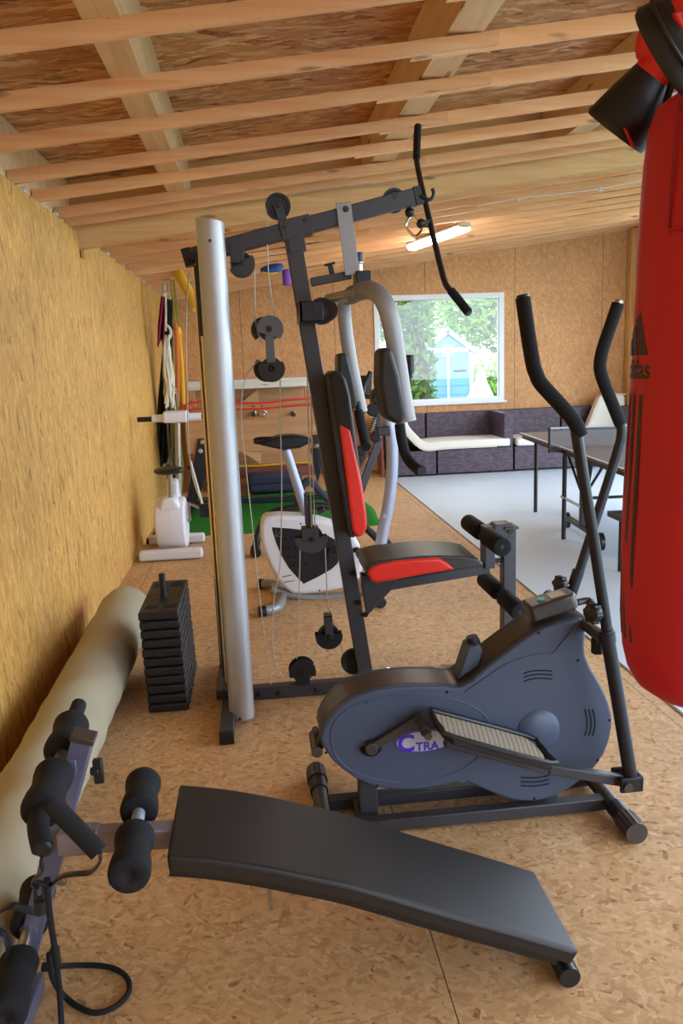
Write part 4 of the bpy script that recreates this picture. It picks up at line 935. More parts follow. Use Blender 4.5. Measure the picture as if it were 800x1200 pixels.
# ============================================================ PUNCHING BAG AND GLOVES
BX,BY=.93,1.5
bg_=thing('punching_bag','large red leather punching bag with black printed stripes hanging close to the camera','punching bag',(BX,BY,.765))
bprof=[(.765,.004),(.768,.08),(.776,.118),(.795,.145),(.825,.162),(.87,.173),(.95,.179),(1.1,.180),(1.3,.176),(1.5,.171),(1.7,.166),(1.85,.160),(1.92,.154),(1.95,.144),(1.965,.12),(1.97,.004)]
def brad(z):
    for (a,b),(c,d) in zip(bprof,bprof[1:]):
        if a<=z<=c: return b+(d-b)*(z-a)/(c-a)
    return .16
fang=math.atan2(-BY,-BX)
def bpt(phi,z,off=0):
    # phi degrees, negative = to the left as seen from the camera
    a=fang+math.radians(phi); r=brad(z)+off; return V((BX+r*math.cos(a),BY+r*math.sin(a),z))
zz=[]
for (a,b),(c,d) in zip(bprof,bprof[1:]):
    k=max(1,int((c-a)/.03)); zz+= [a+(c-a)*i/k for i in range(k)]
zz.append(bprof[-1][0])
nb=64
def bagf(u,v):
    z=zz[min(int(round(v*(len(zz)-1))),len(zz)-1)]; a=2*PI*u; w=.0018*math.sin(9*a+z*6)*max(0,(z-1.7)/.25)+.0012*math.sin(5*a+z*11)
    r=brad(z)+(w if brad(z)>.05 else 0); return (BX+r*math.cos(a),BY+r*math.sin(a),z)
body=mk('bag_body',MB().grid(bagf,nb,len(zz)-1),M['bag'],bg_,ang=80)
def wrap_poly(pts,off,name,m,phi0,z0,parent=body,n=6,th=.0012):
    # pts in metres (u right, v up) wrapped round the bag
    mb=MB(); P=[]
    L_=len(pts)
    for i in range(L_):
        a=pts[i];b=pts[(i+1)%L_]
        for k in range(n): P.append((a[0]+(b[0]-a[0])*k/n,a[1]+(b[1]-a[1])*k/n))
    f=lambda p,o:bpt(phi0+math.degrees(p[0]/.172),z0+p[1],o)
    A=[f(p,off) for p in P]; B=[f(p,off+th) for p in P]; N=len(P)
    mb.add(A+B,[tuple(range(N)),tuple(range(2*N-1,N-1,-1))]+[(i,(i+1)%N,(i+1)%N+N,i+N) for i in range(N)])
    return mk(name,mb,m,parent,flat=True)
def strip(phi,w,z0,z1,name,m,off=.0008):
    mb=MB(); n=40; k=3
    def f(u,v): return bpt(phi+w*u,z0+(z1-z0)*v,off)
    mb.grid(f,k,n); return mk(name,mb,m,body,ang=80)
for phi in (-57,-67,-77): strip(phi,4.2,.90,1.415,'print_stripe',M['bagblk'])
zt0=at(750,446,1.38).z; zl0=at(745,417,1.38).z
tx=text_mb('adidas',.052,0,.0014)
wd_=max(v.x for v in tx.v)
import bmesh as _bm
tx.v=[bpt(-46+math.degrees((v.x-wd_)*1.0/.172),zt0+v.y*1.05,.0012) for v in tx.v]
mk('lettering',tx,M['bagblk'],body,flat=True)
for i,hgt in enumerate((.082,.058,.034)):
    x1=-.004-i*.034; lean=.42
    pts=[(x1,0),(x1-.026,0),(x1-.026-(hgt-.014)*lean,hgt-.014),(x1-hgt*lean,hgt)]
    wrap_poly(pts,.0009,'logo_bar',M['bagblk'],-48,zl0)
# reinforced flap with rivets
fl_=[]
def flap(phi0,phi1,z0,z1,name='flap'):
    mb=MB(); 
    def f(u,v):
        s=phi0+(phi1-phi0)*(u if v<.15 else .12*(1-u)*(v)+u); return bpt(s,z0+(z1-z0)*v,.003)
    mb.grid(f,10,14); o=mk(name,mb,M['bag'],body,solid=.003,ang=80)
    sm_=MB().tube([bpt(phi0+.8,z0+.004+(z1-z0)*t/8,.0055) for t in range(9)],.0014,6); mk('stitching',sm_,mat('dark_red_thread',(120,14,24),.8),o)
    sm_=MB().tube([bpt(phi0+(phi1-phi0)*t/8,z0+.004,.0055) for t in range(9)],.0014,6); mk('stitching',sm_,M['bag'],o)
    return o
f_=flap(-37,14,at(790,262,1.35).z,1.935)
rv=MB(); 
for z in (at(797,250,1.33).z,): rv.sphere(bpt(-15,z,.006),.009,12,8)
mk('rivet',rv,M['chrome'],f_)
ringp=bpt(-17,at(797,160,1.33).z,.012)
mk('d_ring',MB().tube([ringp+V((.016*math.cos(t),-.0+.008*math.sin(t),.024*math.sin(t))) for t in [k*PI/6 for k in range(12)]],.0035,8,closed=True),M['steel'],f_)
for k in range(4):
    a=fang+math.radians(-17+90*k); p=V((BX+.14*math.cos(a),BY+.14*math.sin(a),1.955)); q=V((BX+.02*math.cos(a),BY+.02*math.sin(a),2.33))
    mk('strap',MB().tube([p-V((0,0,.02)),p,q],.0165,8,sx=.2),M['blackleather'],bg_)
mk('swivel',MB().sphere((BX,BY,2.35),.028,14,8).tube([(BX,BY,2.37),(BX,BY+.06,2.5),(BX,BY+.135,2.606)],.006,8),M['steel'],bg_)
def glove(label,P0,P1,r0,r1,bodyr,tip,sq):
    g=thing('boxing_glove',label,'boxing glove',P0,'boxing gloves hung on top of the punching bag')
    P0=V(P0);P1=V(P1);d=(P1-P0).normalized();x,y=frame(d,(0,1,0))
    def ring(c,ra,rb_,n=32): return [c+x*(ra*math.cos(2*PI*k/n))+y*(rb_*math.sin(2*PI*k/n)) for k in range(n)]
    def loft(secs,close=False,n=32):
        mb=MB(); vs=[]; fs=[]
        for c,ra,rb_ in secs: vs+=ring(c,ra,rb_,n)
        for i in range(len(secs)-1):
            for k in range(n): fs.append((i*n+k,i*n+(k+1)%n,(i+1)*n+(k+1)%n,(i+1)*n+k))
        if close: fs.append(tuple(reversed(range((len(secs)-1)*n,len(secs)*n))))
        return mb.add(vs,fs)
    L_=(P1-P0).length
    c=mk('cuff',loft([(P0+d*.02,r0*.86,r0*.86*sq),(P0+d*.0,r0*.93,r0*.93*sq),(P0-d*.002,r0*.98,r0*.98*sq),(P0+d*.006,r0*1.03,r0*1.03*sq),(P0+d*.014,r0,r0*sq),(P0+d*L_*.6,(r0+r1)/2*1.01,(r0+r1)/2*sq),(P1,r1,r1*sq),(P1+d*.004,r1*.9,r1*.9*sq)]),M['blackleather'],g,ang=80)
    mk('lining',loft([(P0+d*.004,r0*.9,r0*.9*sq),(P0+d*L_*.5,r0*.8,r0*.8*sq),(P0+d*L_*.9,r1*.7,r1*.7*sq)],True),M['navy'] if False else M['blackleather'],c)
    B=[(P1-d*.002,r1*.97,r1*.97*sq),(P1+d*.02,r1*1.04,r1*sq*1.05)]
    for t,f in ((.2,1.15),(.4,1.28),(.6,1.3),(.8,1.12),(.93,.75),(1,.3)): B.append((P1+d*tip*t+y*.01*t,bodyr*f*.8,bodyr*f*.74))
    b=mk('glove_body',loft(B,True),M['redg'],g,ang=80)
    th=[P1+d*tip*.15+x*bodyr*.8,P1+d*tip*.4+x*bodyr*1.25,P1+d*tip*.62+x*bodyr*1.15]
    mk('thumb',MB().tube([th[0]-x*.02,th[0],th[1],th[2]],[.012,.026,.028,.014],14,0),M['redg'],b,ang=80,sub=1)
    return g,c,x,y,d
g,c,x,y,d=glove('boxing glove with plain black cuff, its opening pointing down left behind the bag',at(721,155,1.70),at(768,93,1.645),.073,.052,.055,.13,.8)
mk('cuff_tab',MB().prism([at(731,150,1.575),at(734,152,1.575),at(744,172,1.575),at(741,173,1.575)],(0,.003,0)),M['redg'],c)
g,c,x,y,d=glove('boxing glove on top of the bag, wide black cuff with red patch',at(777,66,1.36),at(812,38,1.325),.084,.072,.06,.15,.75)
mk('cuff_patch',MB().prism([at(789,14,1.285),at(806,10,1.285),at(812,38,1.285),at(800,34,1.285)],(0,.012,0)),M['redg'],c,.003)
mk('cuff_welt',MB().tube([at(777,66,1.36)+d*.03+x*(.084*math.cos(t))+y*(.084*.75*math.sin(t)) for t in [k*PI/12 for k in range(24)]],.004,8,closed=True),M['blackleather'],c)

for gl,a in ((bpy.data.objects['boxing_glove'],at(790,62,1.62)),(bpy.data.objects['boxing_glove.001'],at(830,20,1.33))):
    mk('lace',MB().tube([a,a+V((.03,0,.12)),V((BX,BY,2.36))],.004,6,3),M['blackleather'],gl)
# ============================================================ GREEN MAT
gm=thing('artificial_grass_mat','bright green artificial grass mat on the sheet floor under the exercise bikes','mat',(.05,8.1,0))
def matf(u,v):
    y=7.05+2.1*v; x=-1.0+(2.13+.02*math.sin(y*5)-.0*v)*u; return (x,y+.03*math.sin(x*6)*(1-v),.006+.003*math.sin(x*9+y*4))
mk('mat',MB().grid(matf,30,24),M['green'],gm,solid=.01)
# ============================================================ WHITE MINI BIKE (seen from behind)
wb=thing('exercise_bike','small white upright exercise bike with thin black saddle by the left wall','exercise bike',(-.73,6.4,0))
Y1,Y2=6.2,6.78
def tubey(x0,x1,y,z,r,n=20): return MB().cyl((x0,y,z),(x1,y,z),r,n=n)
s0,s1=at(163,652,Y1),at(238,652,Y1)
mk('rear_foot',MB().box((s0.x,Y1-.045,.006),(s1.x,Y1+.045,.088)),M['white'],wb,.022,4)
s2,s3=at(176,633,Y2),at(240,630,Y2)
mk('front_foot',MB().box((s2.x-.02,Y2-.04,.006),(s3.x,Y2+.04,.085)),M['white'],wb,.022,4)
mk('foot_end',MB().box((s2.x-.03,Y2-.035,.012),(s2.x+.06,Y2+.035,.07)),M['blackp'],wb,.01)
w0,w1=at(181,630,Y1),at(217,630,Y1); wc=at(199,637,Y1)
mk('wheel_housing',MB().lathe((w0.x,Y1+.24,.255),(1,0,0),[(0,.001),(0,.19),(.012,.208),(.035,.215),(w1.x-w0.x-.035,.215),(w1.x-w0.x-.012,.208),(w1.x-w0.x,.19),(w1.x-w0.x,.001)],40),M['white'],wb)
mk('housing_seam',MB().lathe(((w0.x+w1.x)/2-.002,Y1+.24,.255),(1,0,0),[(0,.215),(0,.2165),(.004,.2165),(.004,.215)],40),M['offw'],wb)
h0,h1=at(186,600,6.3),at(212,600,6.3); hz=at(199,583,6.3).z
mk('upper_housing',MB().prism([(h0.x,6.27,.38),(h1.x,6.27,.38),(h1.x-.005,6.27,hz-.06),(h1.x-.035,6.27,hz),(h0.x+.035,6.27,hz),(h0.x+.005,6.27,hz-.06)],(0,.2,0)),M['white'],wb,.03,4)
mk('front_fairing',MB().prism([(h1.x-.12,6.45,.08),(h1.x-.12,6.80,.08),(h1.x-.12,6.72,.3),(h1.x-.12,6.5,.62),(h1.x-.12,6.42,.6)],(.1,0,0)),M['offw'],wb,.02,3)
sp0,sp1=at(200,583,6.32),at(199,552,6.32)
mk('seat_post',MB().cyl(sp0-V((0,0,.05)),sp1,.02),M['steel'],wb)
s_=at(198,551,6.32)
mk('saddle',MB().sphere(s_+V((0,.02,-.004)),.125,24,10,(1,1.05,.27)).sphere(s_+V((0,.12,-.01)),.06,16,8,(.8,1.6,.4)),M['blackp'],wb)
hp0,hp1=at(213,600,6.72),at(208,492,6.72)
mk('handle_post',MB().cyl(V((hp0.x-.02,6.72,.3)),V((hp1.x,6.72,hp1.z)),.024),M['steel'],wb)
hb0,hb1=at(178,490,6.72),at(236,490,6.72)
hm0,hm1=at(192,489,6.72),at(221,489,6.72)
mk('console',MB().box((hm0.x,6.62,hm0.z-.045),(hm1.x,6.78,hm0.z+.05)),M['white'],wb,.018,3)
mk('handlebar',MB().cyl((hb0.x,6.72,hb0.z-.005),(hb1.x,6.72,hb0.z-.005),.033),M['white'],wb,.004)
ge=at(161,491,6.72); mk('handle_grip',MB().cyl((ge.x,6.72,hb0.z-.008),(hb0.x,6.72,hb0.z-.008),.021),M['blackp'],wb)
ge=at(239,491,6.72); mk('handle_grip',MB().cyl((hb1.x,6.72,hb0.z-.008),(ge.x,6.72,hb0.z-.008),.021),M['blackp'],wb)
cr=at(219,607,6.5); mk('crank',MB().beam((h1.x-.02,6.5,cr.z-.02),(h1.x+.05,6.5,cr.z-.02),.025,.025,(0,0,1)).beam((h1.x+.05,6.5,cr.z-.02),(h1.x+.05,6.46,cr.z+.14),.02,.025,(1,0,0)),M['steel'],wb,.004)
pp_=at(240,597,6.45); mk('pedal',MB().box((pp_.x-.045,6.4,pp_.z-.06),(pp_.x+.045,6.5,pp_.z+.05)),M['blackp'],wb,.01)
mk('pedal_axle',MB().cyl((h1.x+.05,6.46,cr.z+.13),(pp_.x,6.45,pp_.z),.012),M['steel'],wb)
mk('pedal_strap',MB().cyl(at(223,540,6.4),at(237,590,6.4),.008,n=8),M['rope'],wb)
# ============================================================ WHITE/GREY EXERCISE BIKE behind the gym
XY=4.9
eb=thing('exercise_bike','white and dark grey exercise bike with thick silver column standing behind the multi-gym','exercise bike',(.3,XY,0))
T=lambda x,y:(280+x/4.21,580+y/4.21)
def Tp(pts,Y): return [at(*T(x,y),Y) for x,y in pts]
shell=[(105,160),(112,120),(135,106),(200,101),(300,106),(400,122),(470,142),(520,165),(570,200),(598,250),(612,310),(612,360),(600,405),(570,440),(520,462),(440,478),(330,492),(265,491),(230,465),(190,425),(150,350),(118,270),(104,210)]
mk('shell',MB().prism(Tp(shell,XY-.07),(0,.17,0)),M['offw'],eb,.025,4)
pan=[(160,160),(250,166),(340,176),(430,196),(475,222),(497,262),(502,300),(485,340),(455,368),(390,405),(318,440),(285,405),(245,360),(210,300),(183,235)]
pnl=mk('side_panel',MB().prism(Tp(pan,XY-.074),(0,.008,0)),M['dark2'],eb,.003)
hl=MB()
for x,y in ((230,215),(262,215),(297,215),(218,260),(248,258),(278,260),(244,304),(274,304),(268,345),(330,340),(305,300),(330,258)): hl.sphere(at(*T(x,y),XY-.074),.010,10,6,(1,.25,1))
mk('vent_dimple',hl,M['hole'],pnl)
mk('logo',MB().tube(Tp([(182,172),(182,205),(205,205)],XY-.0755),.002,5).tube(Tp([(182,205),(208,176),(204,205)],XY-.0755),.002,5),M['steel'],pnl)
mk('shell_crease',MB().tube(Tp([(118,158),(160,158),(230,300),(318,442)],XY-.071),.003,6),M['offw'],eb)
for k in (0,1): mk('lettering',MB().tube(Tp([(212+k*8,405+k*26),(258+k*16,396+k*26)],XY-.0715),.0035,5),M['steel'],eb)
sb=MB(); 
for x,y in ((304,143),(397,471)): sb.sphere(at(*T(x,y),XY-.07),.006,8,6,(1,.4,1))
mk('screw',sb,M['hole'],eb)
bx=at(*T(497,286),XY-.1); mk('crank',MB().cyl(at(*T(460,290),XY-.13),at(*T(460,290),XY-.06),.028).beam(at(*T(460,290),XY-.12),at(*T(590,268),XY-.14),.03,.02,(0,1,0)),M['blackp'],eb,.004)
pdl=at(*T(618,290),XY-.2); mk('pedal',MB().box(pdl-V((.05,.05,.02)),pdl+V((.05,.05,.02))),M['dark2'],eb,.008); mk('pedal_reflector',MB().box(pdl-V((.015,.054,.012)),pdl+V((.015,-.05,.008))),M['bluec'],eb)
mk('pedal_axle',MB().cyl(at(*T(590,268),XY-.14),at(*T(665,266),XY-.16),.009),M['steel'],eb)
# silver handlebar column
cl=[at(438,676,XY),at(444,650,XY),at(449,620,XY),at(455,590,XY),at(459,555,XY),at(459,520,XY),at(456,497,XY),at(451,478,XY),at(448,462,XY)]
cm=mk('column',MB().tube(cl,.038,20,4),M['lightpaint'],eb)
bb=MB(); bolt(bb,at(450.5,605,XY-.04),.01); mk('bolt',bb,M['chrome'],cm)
mk('column_clamp',MB().box(at(442,511,XY-.05),at(454,498,XY+.05)).cyl(at(440,505,XY),at(450,505,XY),.03),M['blackp'],eb,.006)
hh=at(446,466,XY); 
mk('handlebar',MB().tube([V((hh.x-.02,XY-.26,hh.z+.16)),V((hh.x-.08,XY-.24,hh.z+.02)),V((hh.x-.02,XY-.1,hh.z)),V((hh.x,XY,hh.z)),V((hh.x-.02,XY+.1,hh.z)),V((hh.x-.08,XY+.24,hh.z+.02)),V((hh.x-.02,XY+.26,hh.z+.16))],.016,12,5),M['blackp'],eb)
mk('head_console',MB().box((hh.x-.06,XY-.09,hh.z-.04),(hh.x+.03,XY+.09,hh.z+.05)),M['blackp'],eb,.015,3)
# bottle-like side bar seen right of the arm pad
vb0=at(481,412,XY-.26); mk('bar_end',MB().cyl(at(480.5,437,XY+.2),at(480.5,416,XY+.2),.028),M['blackp'],eb,.006)
mk('bar_stub',MB().tube([at(480.5,437,XY+.2),at(477,447,XY+.2),at(460,462,XY+.15),hh],.017,12,3),M['blackp'],eb)
# seat
sp0,sp1=at(*T(360,110),XY),at(335,527,XY)
mk('seat_post',MB().cyl(at(362,612,XY),sp1,.032,.028),M['lightpaint'],eb)
sd=[at(x,y,XY) for x,y in ((297,517),(303,513),(310,514),(325,510),(345,509),(360,511),(366,515),(360,519),(350,524),(330,526),(312,522),(303,520))]
mk('saddle',MB().prism([p+V((0,-.08,0)) for p in sd[3:]],(0,.16,0)),M['blackp'],eb,.03,4)
mk('saddle_nose',MB().tube([at(297,517,XY),at(303,516.5,XY),at(318,517,XY),at(335,518,XY)],[.014,.024,.03,.03],12,3),M['blackp'],eb)
mk('adjuster_knob',MB().cyl(at(372,600,XY),at(380,596,XY),.025),M['blackp'],eb,.005)
# feet
r0=at(323,700,XY); 
mk('main_rail',MB().tube([at(318,690,XY),at(345,697,XY),at(380,700,XY),at(440,694,XY)],.028,14,3),M['silver'],eb)
mk('rear_foot',MB().tube([V((-.02,XY-.30,.035)),V((.06,XY-.26,.035)),V((.095,XY-.1,.035)),V((.095,XY+.1,.035)),V((.06,XY+.26,.035)),V((-.02,XY+.30,.035))],.031,16,5),M['silver'],eb)
for s_ in (-1,1): mk('foot_cap',MB().cyl((-.005,XY+s_*.302,.034),(-.05,XY+s_*.31,.034),.034),M['blackp'],eb,.004)
mk('front_foot',MB().cyl((.70,XY-.25,.035),(.70,XY+.25,.035),.03),M['silver'],eb)
for s_ in (-1,1): mk('foot_cap',MB().cyl((.70,XY+s_*.25,.036),(.70,XY+s_*.31,.036),.036),M['blackp'],eb,.006)
mk('column_foot',MB().cyl(at(440,676,XY),(.70,XY,.045),.034),M['lightpaint'],eb)
# ============================================================ BLACK MACHINE behind the bike
bmn=thing('folding_machine','black tubular exercise machine with arched base and crossed uprights on the green mat','exercise machine',(.5,6.4,0))  # folding exercise machine of unidentified type
Ym=6.3
P_=[at(299,652,Ym-.1),at(302,628,Ym-.1),at(312,606,Ym),at(330,598,Ym),at(360,593,Ym),at(392,594,Ym),at(415,603,Ym),at(430,620,Ym-.05),at(452,640,Ym-.1)]
mk('arched_base',MB().tube(P_,.032,14,4),M['blackp'],bmn)
for p in (at(300,652,Ym-.14),at(451,641,Ym-.14)): mk('foot_cap',MB().cyl((p.x,Ym-.22,.045),(p.x,Ym-.08,.045),.045),M['blackp'],bmn,.008)
mk('upper_arch',MB().tube([at(345,603,Ym+.1),at(352,575,Ym+.1),at(362,563,Ym+.1),at(378,580,Ym+.1),at(392,590,Ym+.1),at(405,596,Ym)],.03,12,4),M['navy'],bmn)
mk('upright',MB().beam(at(413,600,Ym),at(444,516,Ym),.06,.05,(0,1,0)),M['dark_frame'],bmn,.004)
mk('upright',MB().beam(at(404,588,Ym+.3),at(427,530,Ym+.3),.06,.05,(0,1,0)),M['dark_frame'],bmn,.004)
mk('spring_strut',MB().cyl(at(434,508,Ym),at(442,484,Ym),.02),M['steel'],bmn)
spg=MB(); a_,b_=at(434,508,Ym),at(442,484,Ym)
for k in range(9): c=a_+(b_-a_)*(k/9); spg.cyl(c,c+(b_-a_)*.05,.026,n=12)
mk('spring',spg,M['blackp'],bmn)
for x,y,r in ((441,462,.05),(437,480,.055),(446,474,.05),(424,482,.03),(436,464,.03),(423,528,.045),(440,512,.045)): mk('joint_knob',MB().cyl(at(x,y,Ym-.05),at(x,y,Ym+.05),r,n=14),M['blackp'],bmn,.01)
mk('cross_bar',MB().beam(at(420,559,Ym+.15),at(432,537,Ym+.15),.05,.04,(0,1,0)),M['table_wood'],bmn,.003)
mk('top_post',MB().beam(at(444,516,Ym),at(441,462,Ym),.04,.04,(0,1,0)),M['dark2'],bmn,.003)
# ============================================================ TABLE FOOTBALL
fb_=thing('football_table','brown table football table with chrome rods and black slanted legs at the back','games table',(.05,8.25,0))
FY0,FY1=7.95,8.55
fl0,fr0=-.70,.86
zt_=at(300,477,FY0).z; zb_=at(300,529,FY0).z
mk('near_side',MB().box((fl0,FY0,zb_),(fr0,FY0+.03,zt_)),M['table_wood'],fb_,.004)
mk('far_side',MB().box((fl0,FY1,zb_),(fr0,FY1+.03,zt_)),M['table_wood'],fb_,.004)
for x in (fl0,fr0-.03): mk('end_panel',MB().box((x,FY0+.03,zb_),(x+.03,FY1,zt_)),M['table_wood'],fb_,.004)
mk('playing_field',MB().box((fl0+.03,FY0+.03,zt_-.14),(fr0-.03,FY1,zt_-.12)),M['green'],fb_)
for x,mt in ((297,'blackp'),(308,'chrome'),(343,'blackp'),(258,'blackp')):
    c=at(x,484.5,FY0-.02)
    rd=mk('rod',MB().cyl((c.x,FY0-.09,c.z),(c.x,FY1+.12,c.z),.009),M['chrome'],fb_)
    mk('rod_handle',MB().cyl((c.x,FY0-.2,c.z),(c.x,FY0-.07,c.z),.022 if mt=='blackp' else .014),M[mt],rd,.006)
    mk('rod_bearing',MB().cyl((c.x,FY0-.012,c.z),(c.x,FY0,c.z),.04 if mt=='chrome' else .026),M['chrome'],rd,.004)
    for yy in (8.15,8.35): mk('player_figure',MB().box((c.x-.012,yy-.02,c.z-.09),(c.x+.012,yy+.02,c.z+.03)).sphere((c.x,yy,c.z+.045),.016,8,6),M['red_wood'],rd)
def leg_(pts,Y):
    P=[at(x,y,Y) for x,y in pts]; return MB().prism([V((p.x,p.y,max(p.z,.019))) for p in P],(0,.05,0))
mk('leg',leg_([(232,514),(246,514),(243,555),(224,607),(214,607),(218,590)],FY0-.03),M['dark2'],fb_,.004)
mk('leg',leg_([(248,514),(254,514),(246,560),(240,575)],FY1),M['dark2'],fb_,.004)
mk('leg',leg_([(366,510),(384,508),(396,560),(392,580),(384,578)],FY0-.03),M['dark2'],fb_,.004)
mk('leg',leg_([(360,510),(368,510),(376,552),(372,566)],FY1),M['dark2'],fb_,.004)
bb=MB()
for x,y in ((237,518),(235,528.5),(251,518),(371,522.5),(379,511.5)): bolt(bb,at(x,y,FY0-.032),.016)
mk('bolt',bb,M['chrome'],fb_)
mk('floor_runner',MB().box((fl0-.02,FY1-.02,.02),(fr0+.02,FY1+.06,.07)),M['dark2'],fb_)
# wooden bench frame behind with pale top board
SYb=9.55
wsh=thing('wooden_rack','wooden rack with pale top board and triangular braces behind the games table','rack',(.0,SYb,0))
za=at(300,444,SYb).z; zb2=at(300,455,SYb).z
xa,xb=at(216,450,SYb).x,at(366,445,SYb).x
mk('top_board',MB().box((xa,SYb,zb2),(xb,SYb+.5,za)),M['white_board'],wsh,.004)
mk('back_panel',MB().box((xa+.02,SYb+.44,.1),(xb-.02,SYb+.48,zb2)),M['table_wood'],wsh)
for x in (xa+.04,xb-.1):
    mk('leg',MB().box((x,SYb+.02,0),(x+.07,SYb+.09,zb2)),M['table_wood'],wsh,.003)
x3=at(303,470,SYb).x
for (u,v,w_,y0_) in ((285,303,303,456),): pass
mk('brace',MB().prism([at(284,471,SYb+.3),at(303,455,SYb+.3),at(303,471,SYb+.3)],(0,.06,0)),M['joist'],wsh)
mk('brace',MB().prism([at(284,530,SYb+.3),at(306,530,SYb+.3),at(306,544,SYb+.3)],(0,.06,0)),M['joist'],wsh)
zs=at(300,549,SYb).z; zs2=at(300,557,SYb).z
mk('lower_shelf',MB().box((xa,SYb+.0,zs2-.03),(xb+.12,SYb+.43,zs)),M['red_wood'],wsh,.003)
bgx=thing('storage_bag','flat dark navy bag lying on the floor under the wooden rack','bag',(0,9.35,.0))
b0,b1=at(290,566,9.2),at(342,562,9.2)
mk('bag_body',MB().box((b0.x,9.12,.02),(b1.x+.12,9.46,.24)),M['navy'],bgx,.05,4); mk('zip',MB().tube([(b0.x+.04,9.119,.13),(b1.x+.08,9.119,.15)],.006,6),M['blackp'],bgx)
# elastic cords
def cordthing(label,pts,m,r):
    t=thing('elastic_cord',label,'cord',pts[0]); mk('cord',MB().tube(pts,r,8,4),m,t); 
    for p in (pts[0],pts[-1]): mk('hook',MB().sphere(p,r*2,8,6),M['dark2'],t)
cordthing('upper red elastic cord stretched across the games table at the back',[at(x,y,7.86) for x,y in ((209,483),(222,473),(242,471),(280,472.5),(310,472),(345,468),(372,466.5))],M['ropered'],.010)
cordthing('lower red elastic cord running just under its twin across the games table',[at(x,y,7.84) for x,y in ((206,489),(222,480),(250,479),(285,479.5),(310,478.5),(345,475),(374,473.5))],M['ropered'],.010)
cordthing('yellow elastic cord stretched below the games table',[at(x,y,9.0) for x,y in ((222,548),(260,547),(290,546),(308,545.5),(340,543),(368,542))],M['ropeyel'],.012)
# ============================================================ HANGING THINGS IN THE LEFT CORNER
hk=MB()
def wob(P,a=.012):
    return [V(p)+V((random.uniform(-a,a),random.uniform(-a,a),0)) for p in P]
HY=8.3
rp=thing('rope_hammock','cream cotton rope hammock hanging in a bundle in the back left corner','hammock',at(195,400,HY))
mk('hanging_cord',MB().tube([at(193,334,HY),at(194,360,HY),at(194,388,HY)],.012,8,2),M['rope'],rp)
mk('ring',MB().tube([at(194,386,HY)+V((.05*math.cos(t),0,.07*math.sin(t)-.03)) for t in [k*PI/6 for k in range(12)]],.014,8,2,closed=True),M['rope'],rp)
rm=MB()
for k in range(26):
    x0=random.uniform(190,198); x1=x0+random.uniform(-3,12); yy=random.uniform(-.07,.07); e=random.uniform(455,482)
    rm.tube([at(x0,392+random.uniform(0,8),HY+yy*.4),at(x0+random.uniform(-2,3),415,HY+yy),at(x0+random.uniform(-1,6),440,HY+yy),at(x1,e,HY+yy*1.2)],.011,6,3)
mk('rope_bundle',rm,M['rope'],rp); 
rm=MB()
for k in range(14):
    x0=random.uniform(196,207); yy=random.uniform(-.06,.06)
    rm.tube([at(x0,455,HY+.1+yy),at(x0+random.uniform(-3,3),480,HY+.1+yy),at(x0+random.uniform(-4,6),520,HY+.1+yy),at(x0+random.uniform(-3,10),545,HY+.1+yy)],.012,6,3)
mk('net_tail',rm,mat('faded_green_net',(132,134,110),.9,0,.4,60),rp)
def hangcloth(name,label,cat,top,bot,wt,wb_,Y,m,folds=5,dep=.06,seed=1,grp=None):
    random.seed(seed)
    t=thing(name,label,cat,at(*top,Y),grp)
    p,q=at(*top,Y),at(*bot,Y)
    def f(u,v):
        c=p+(q-p)*v; w=wt+(wb_-wt)*min(1,v*1.6)
        return c+V(((u-.5)*w,dep*min(1,.25+v)*math.sin(u*PI*folds+v*1.5),-.02*math.sin(u*7)*v*2))
    mk('cloth',MB().grid(f,28,22),m,t,solid=.008,ang=80); mk('tie',MB().sphere(p,.02,8,6),M['rope'],t); return t
hangcloth('hanging_cloth','narrow maroon cloth hanging against the wall left of the rope hammock','cloth',(191,346),(187.5,402),.03,.07,8.1,M['maroon'],3)
hangcloth('hanging_cloth','long dark strip behind the rope hammock, painted corner shadow ending in dark green cloth','cloth',(199,350),(190,548),.05,.16,8.45,M['shadow_cloth'],6,.05,2)  # dark sheet: upper part paints the corner shadow, lower end is greenish cloth
hangcloth('hanging_cloth','yellow-green cloth drooping low in the back left corner below the dark one','cloth',(203,490),(199,575),.1,.26,8.95,M['olive'],6,.08,3)
for k,(a,b,c,lab,mm) in enumerate(((206,208,476,'dark orange strap hanging right of the rope hammock','orangec'),(209,215,474,'pale orange strap hanging next to the dark orange one','yellowf'),(211,219,472,'rightmost orange strap hanging in the back left corner','orangec'))):
    t=thing('hanging_strap',lab,'strap',at(a,384,8.5),'straps hanging in the back corner')
    p0,p1,p2=at(a,384+k*4,8.45+k*.05),at((a+b)/2+1,430,8.45+k*.05),at(b,c,8.45+k*.05)
    mk('strap',MB().tube([p0,p1,p2],.022,8,4,sx=.3,up=(1,0,0)),M[mm],t); mk('knot',MB().sphere(p0,.03,8,6,(1,1,1.5)),M[mm],t)
    mk('hanging_cord',MB().tube([p0,V((p0.x-.02,p0.y,zb(p0.x)-.003))],.007,6),M['olive'],t)
hkp=thing('ceiling_hook','metal hook in the batten carrying the hammock ropes','hook',at(194,333,HY))
mk('hook',MB().tube([at(192,332,HY),at(191,338,HY),at(194,342,HY),at(197,338,HY),at(196,331,HY)],.01,8,3),M['steel'],hkp); mk('plate',MB().box((at(190,332,HY).x,HY-.04,zb(-.9)-.006),(at(199,332,HY).x,HY+.04,zb(-.9)-.001)),M['steel'],hkp)
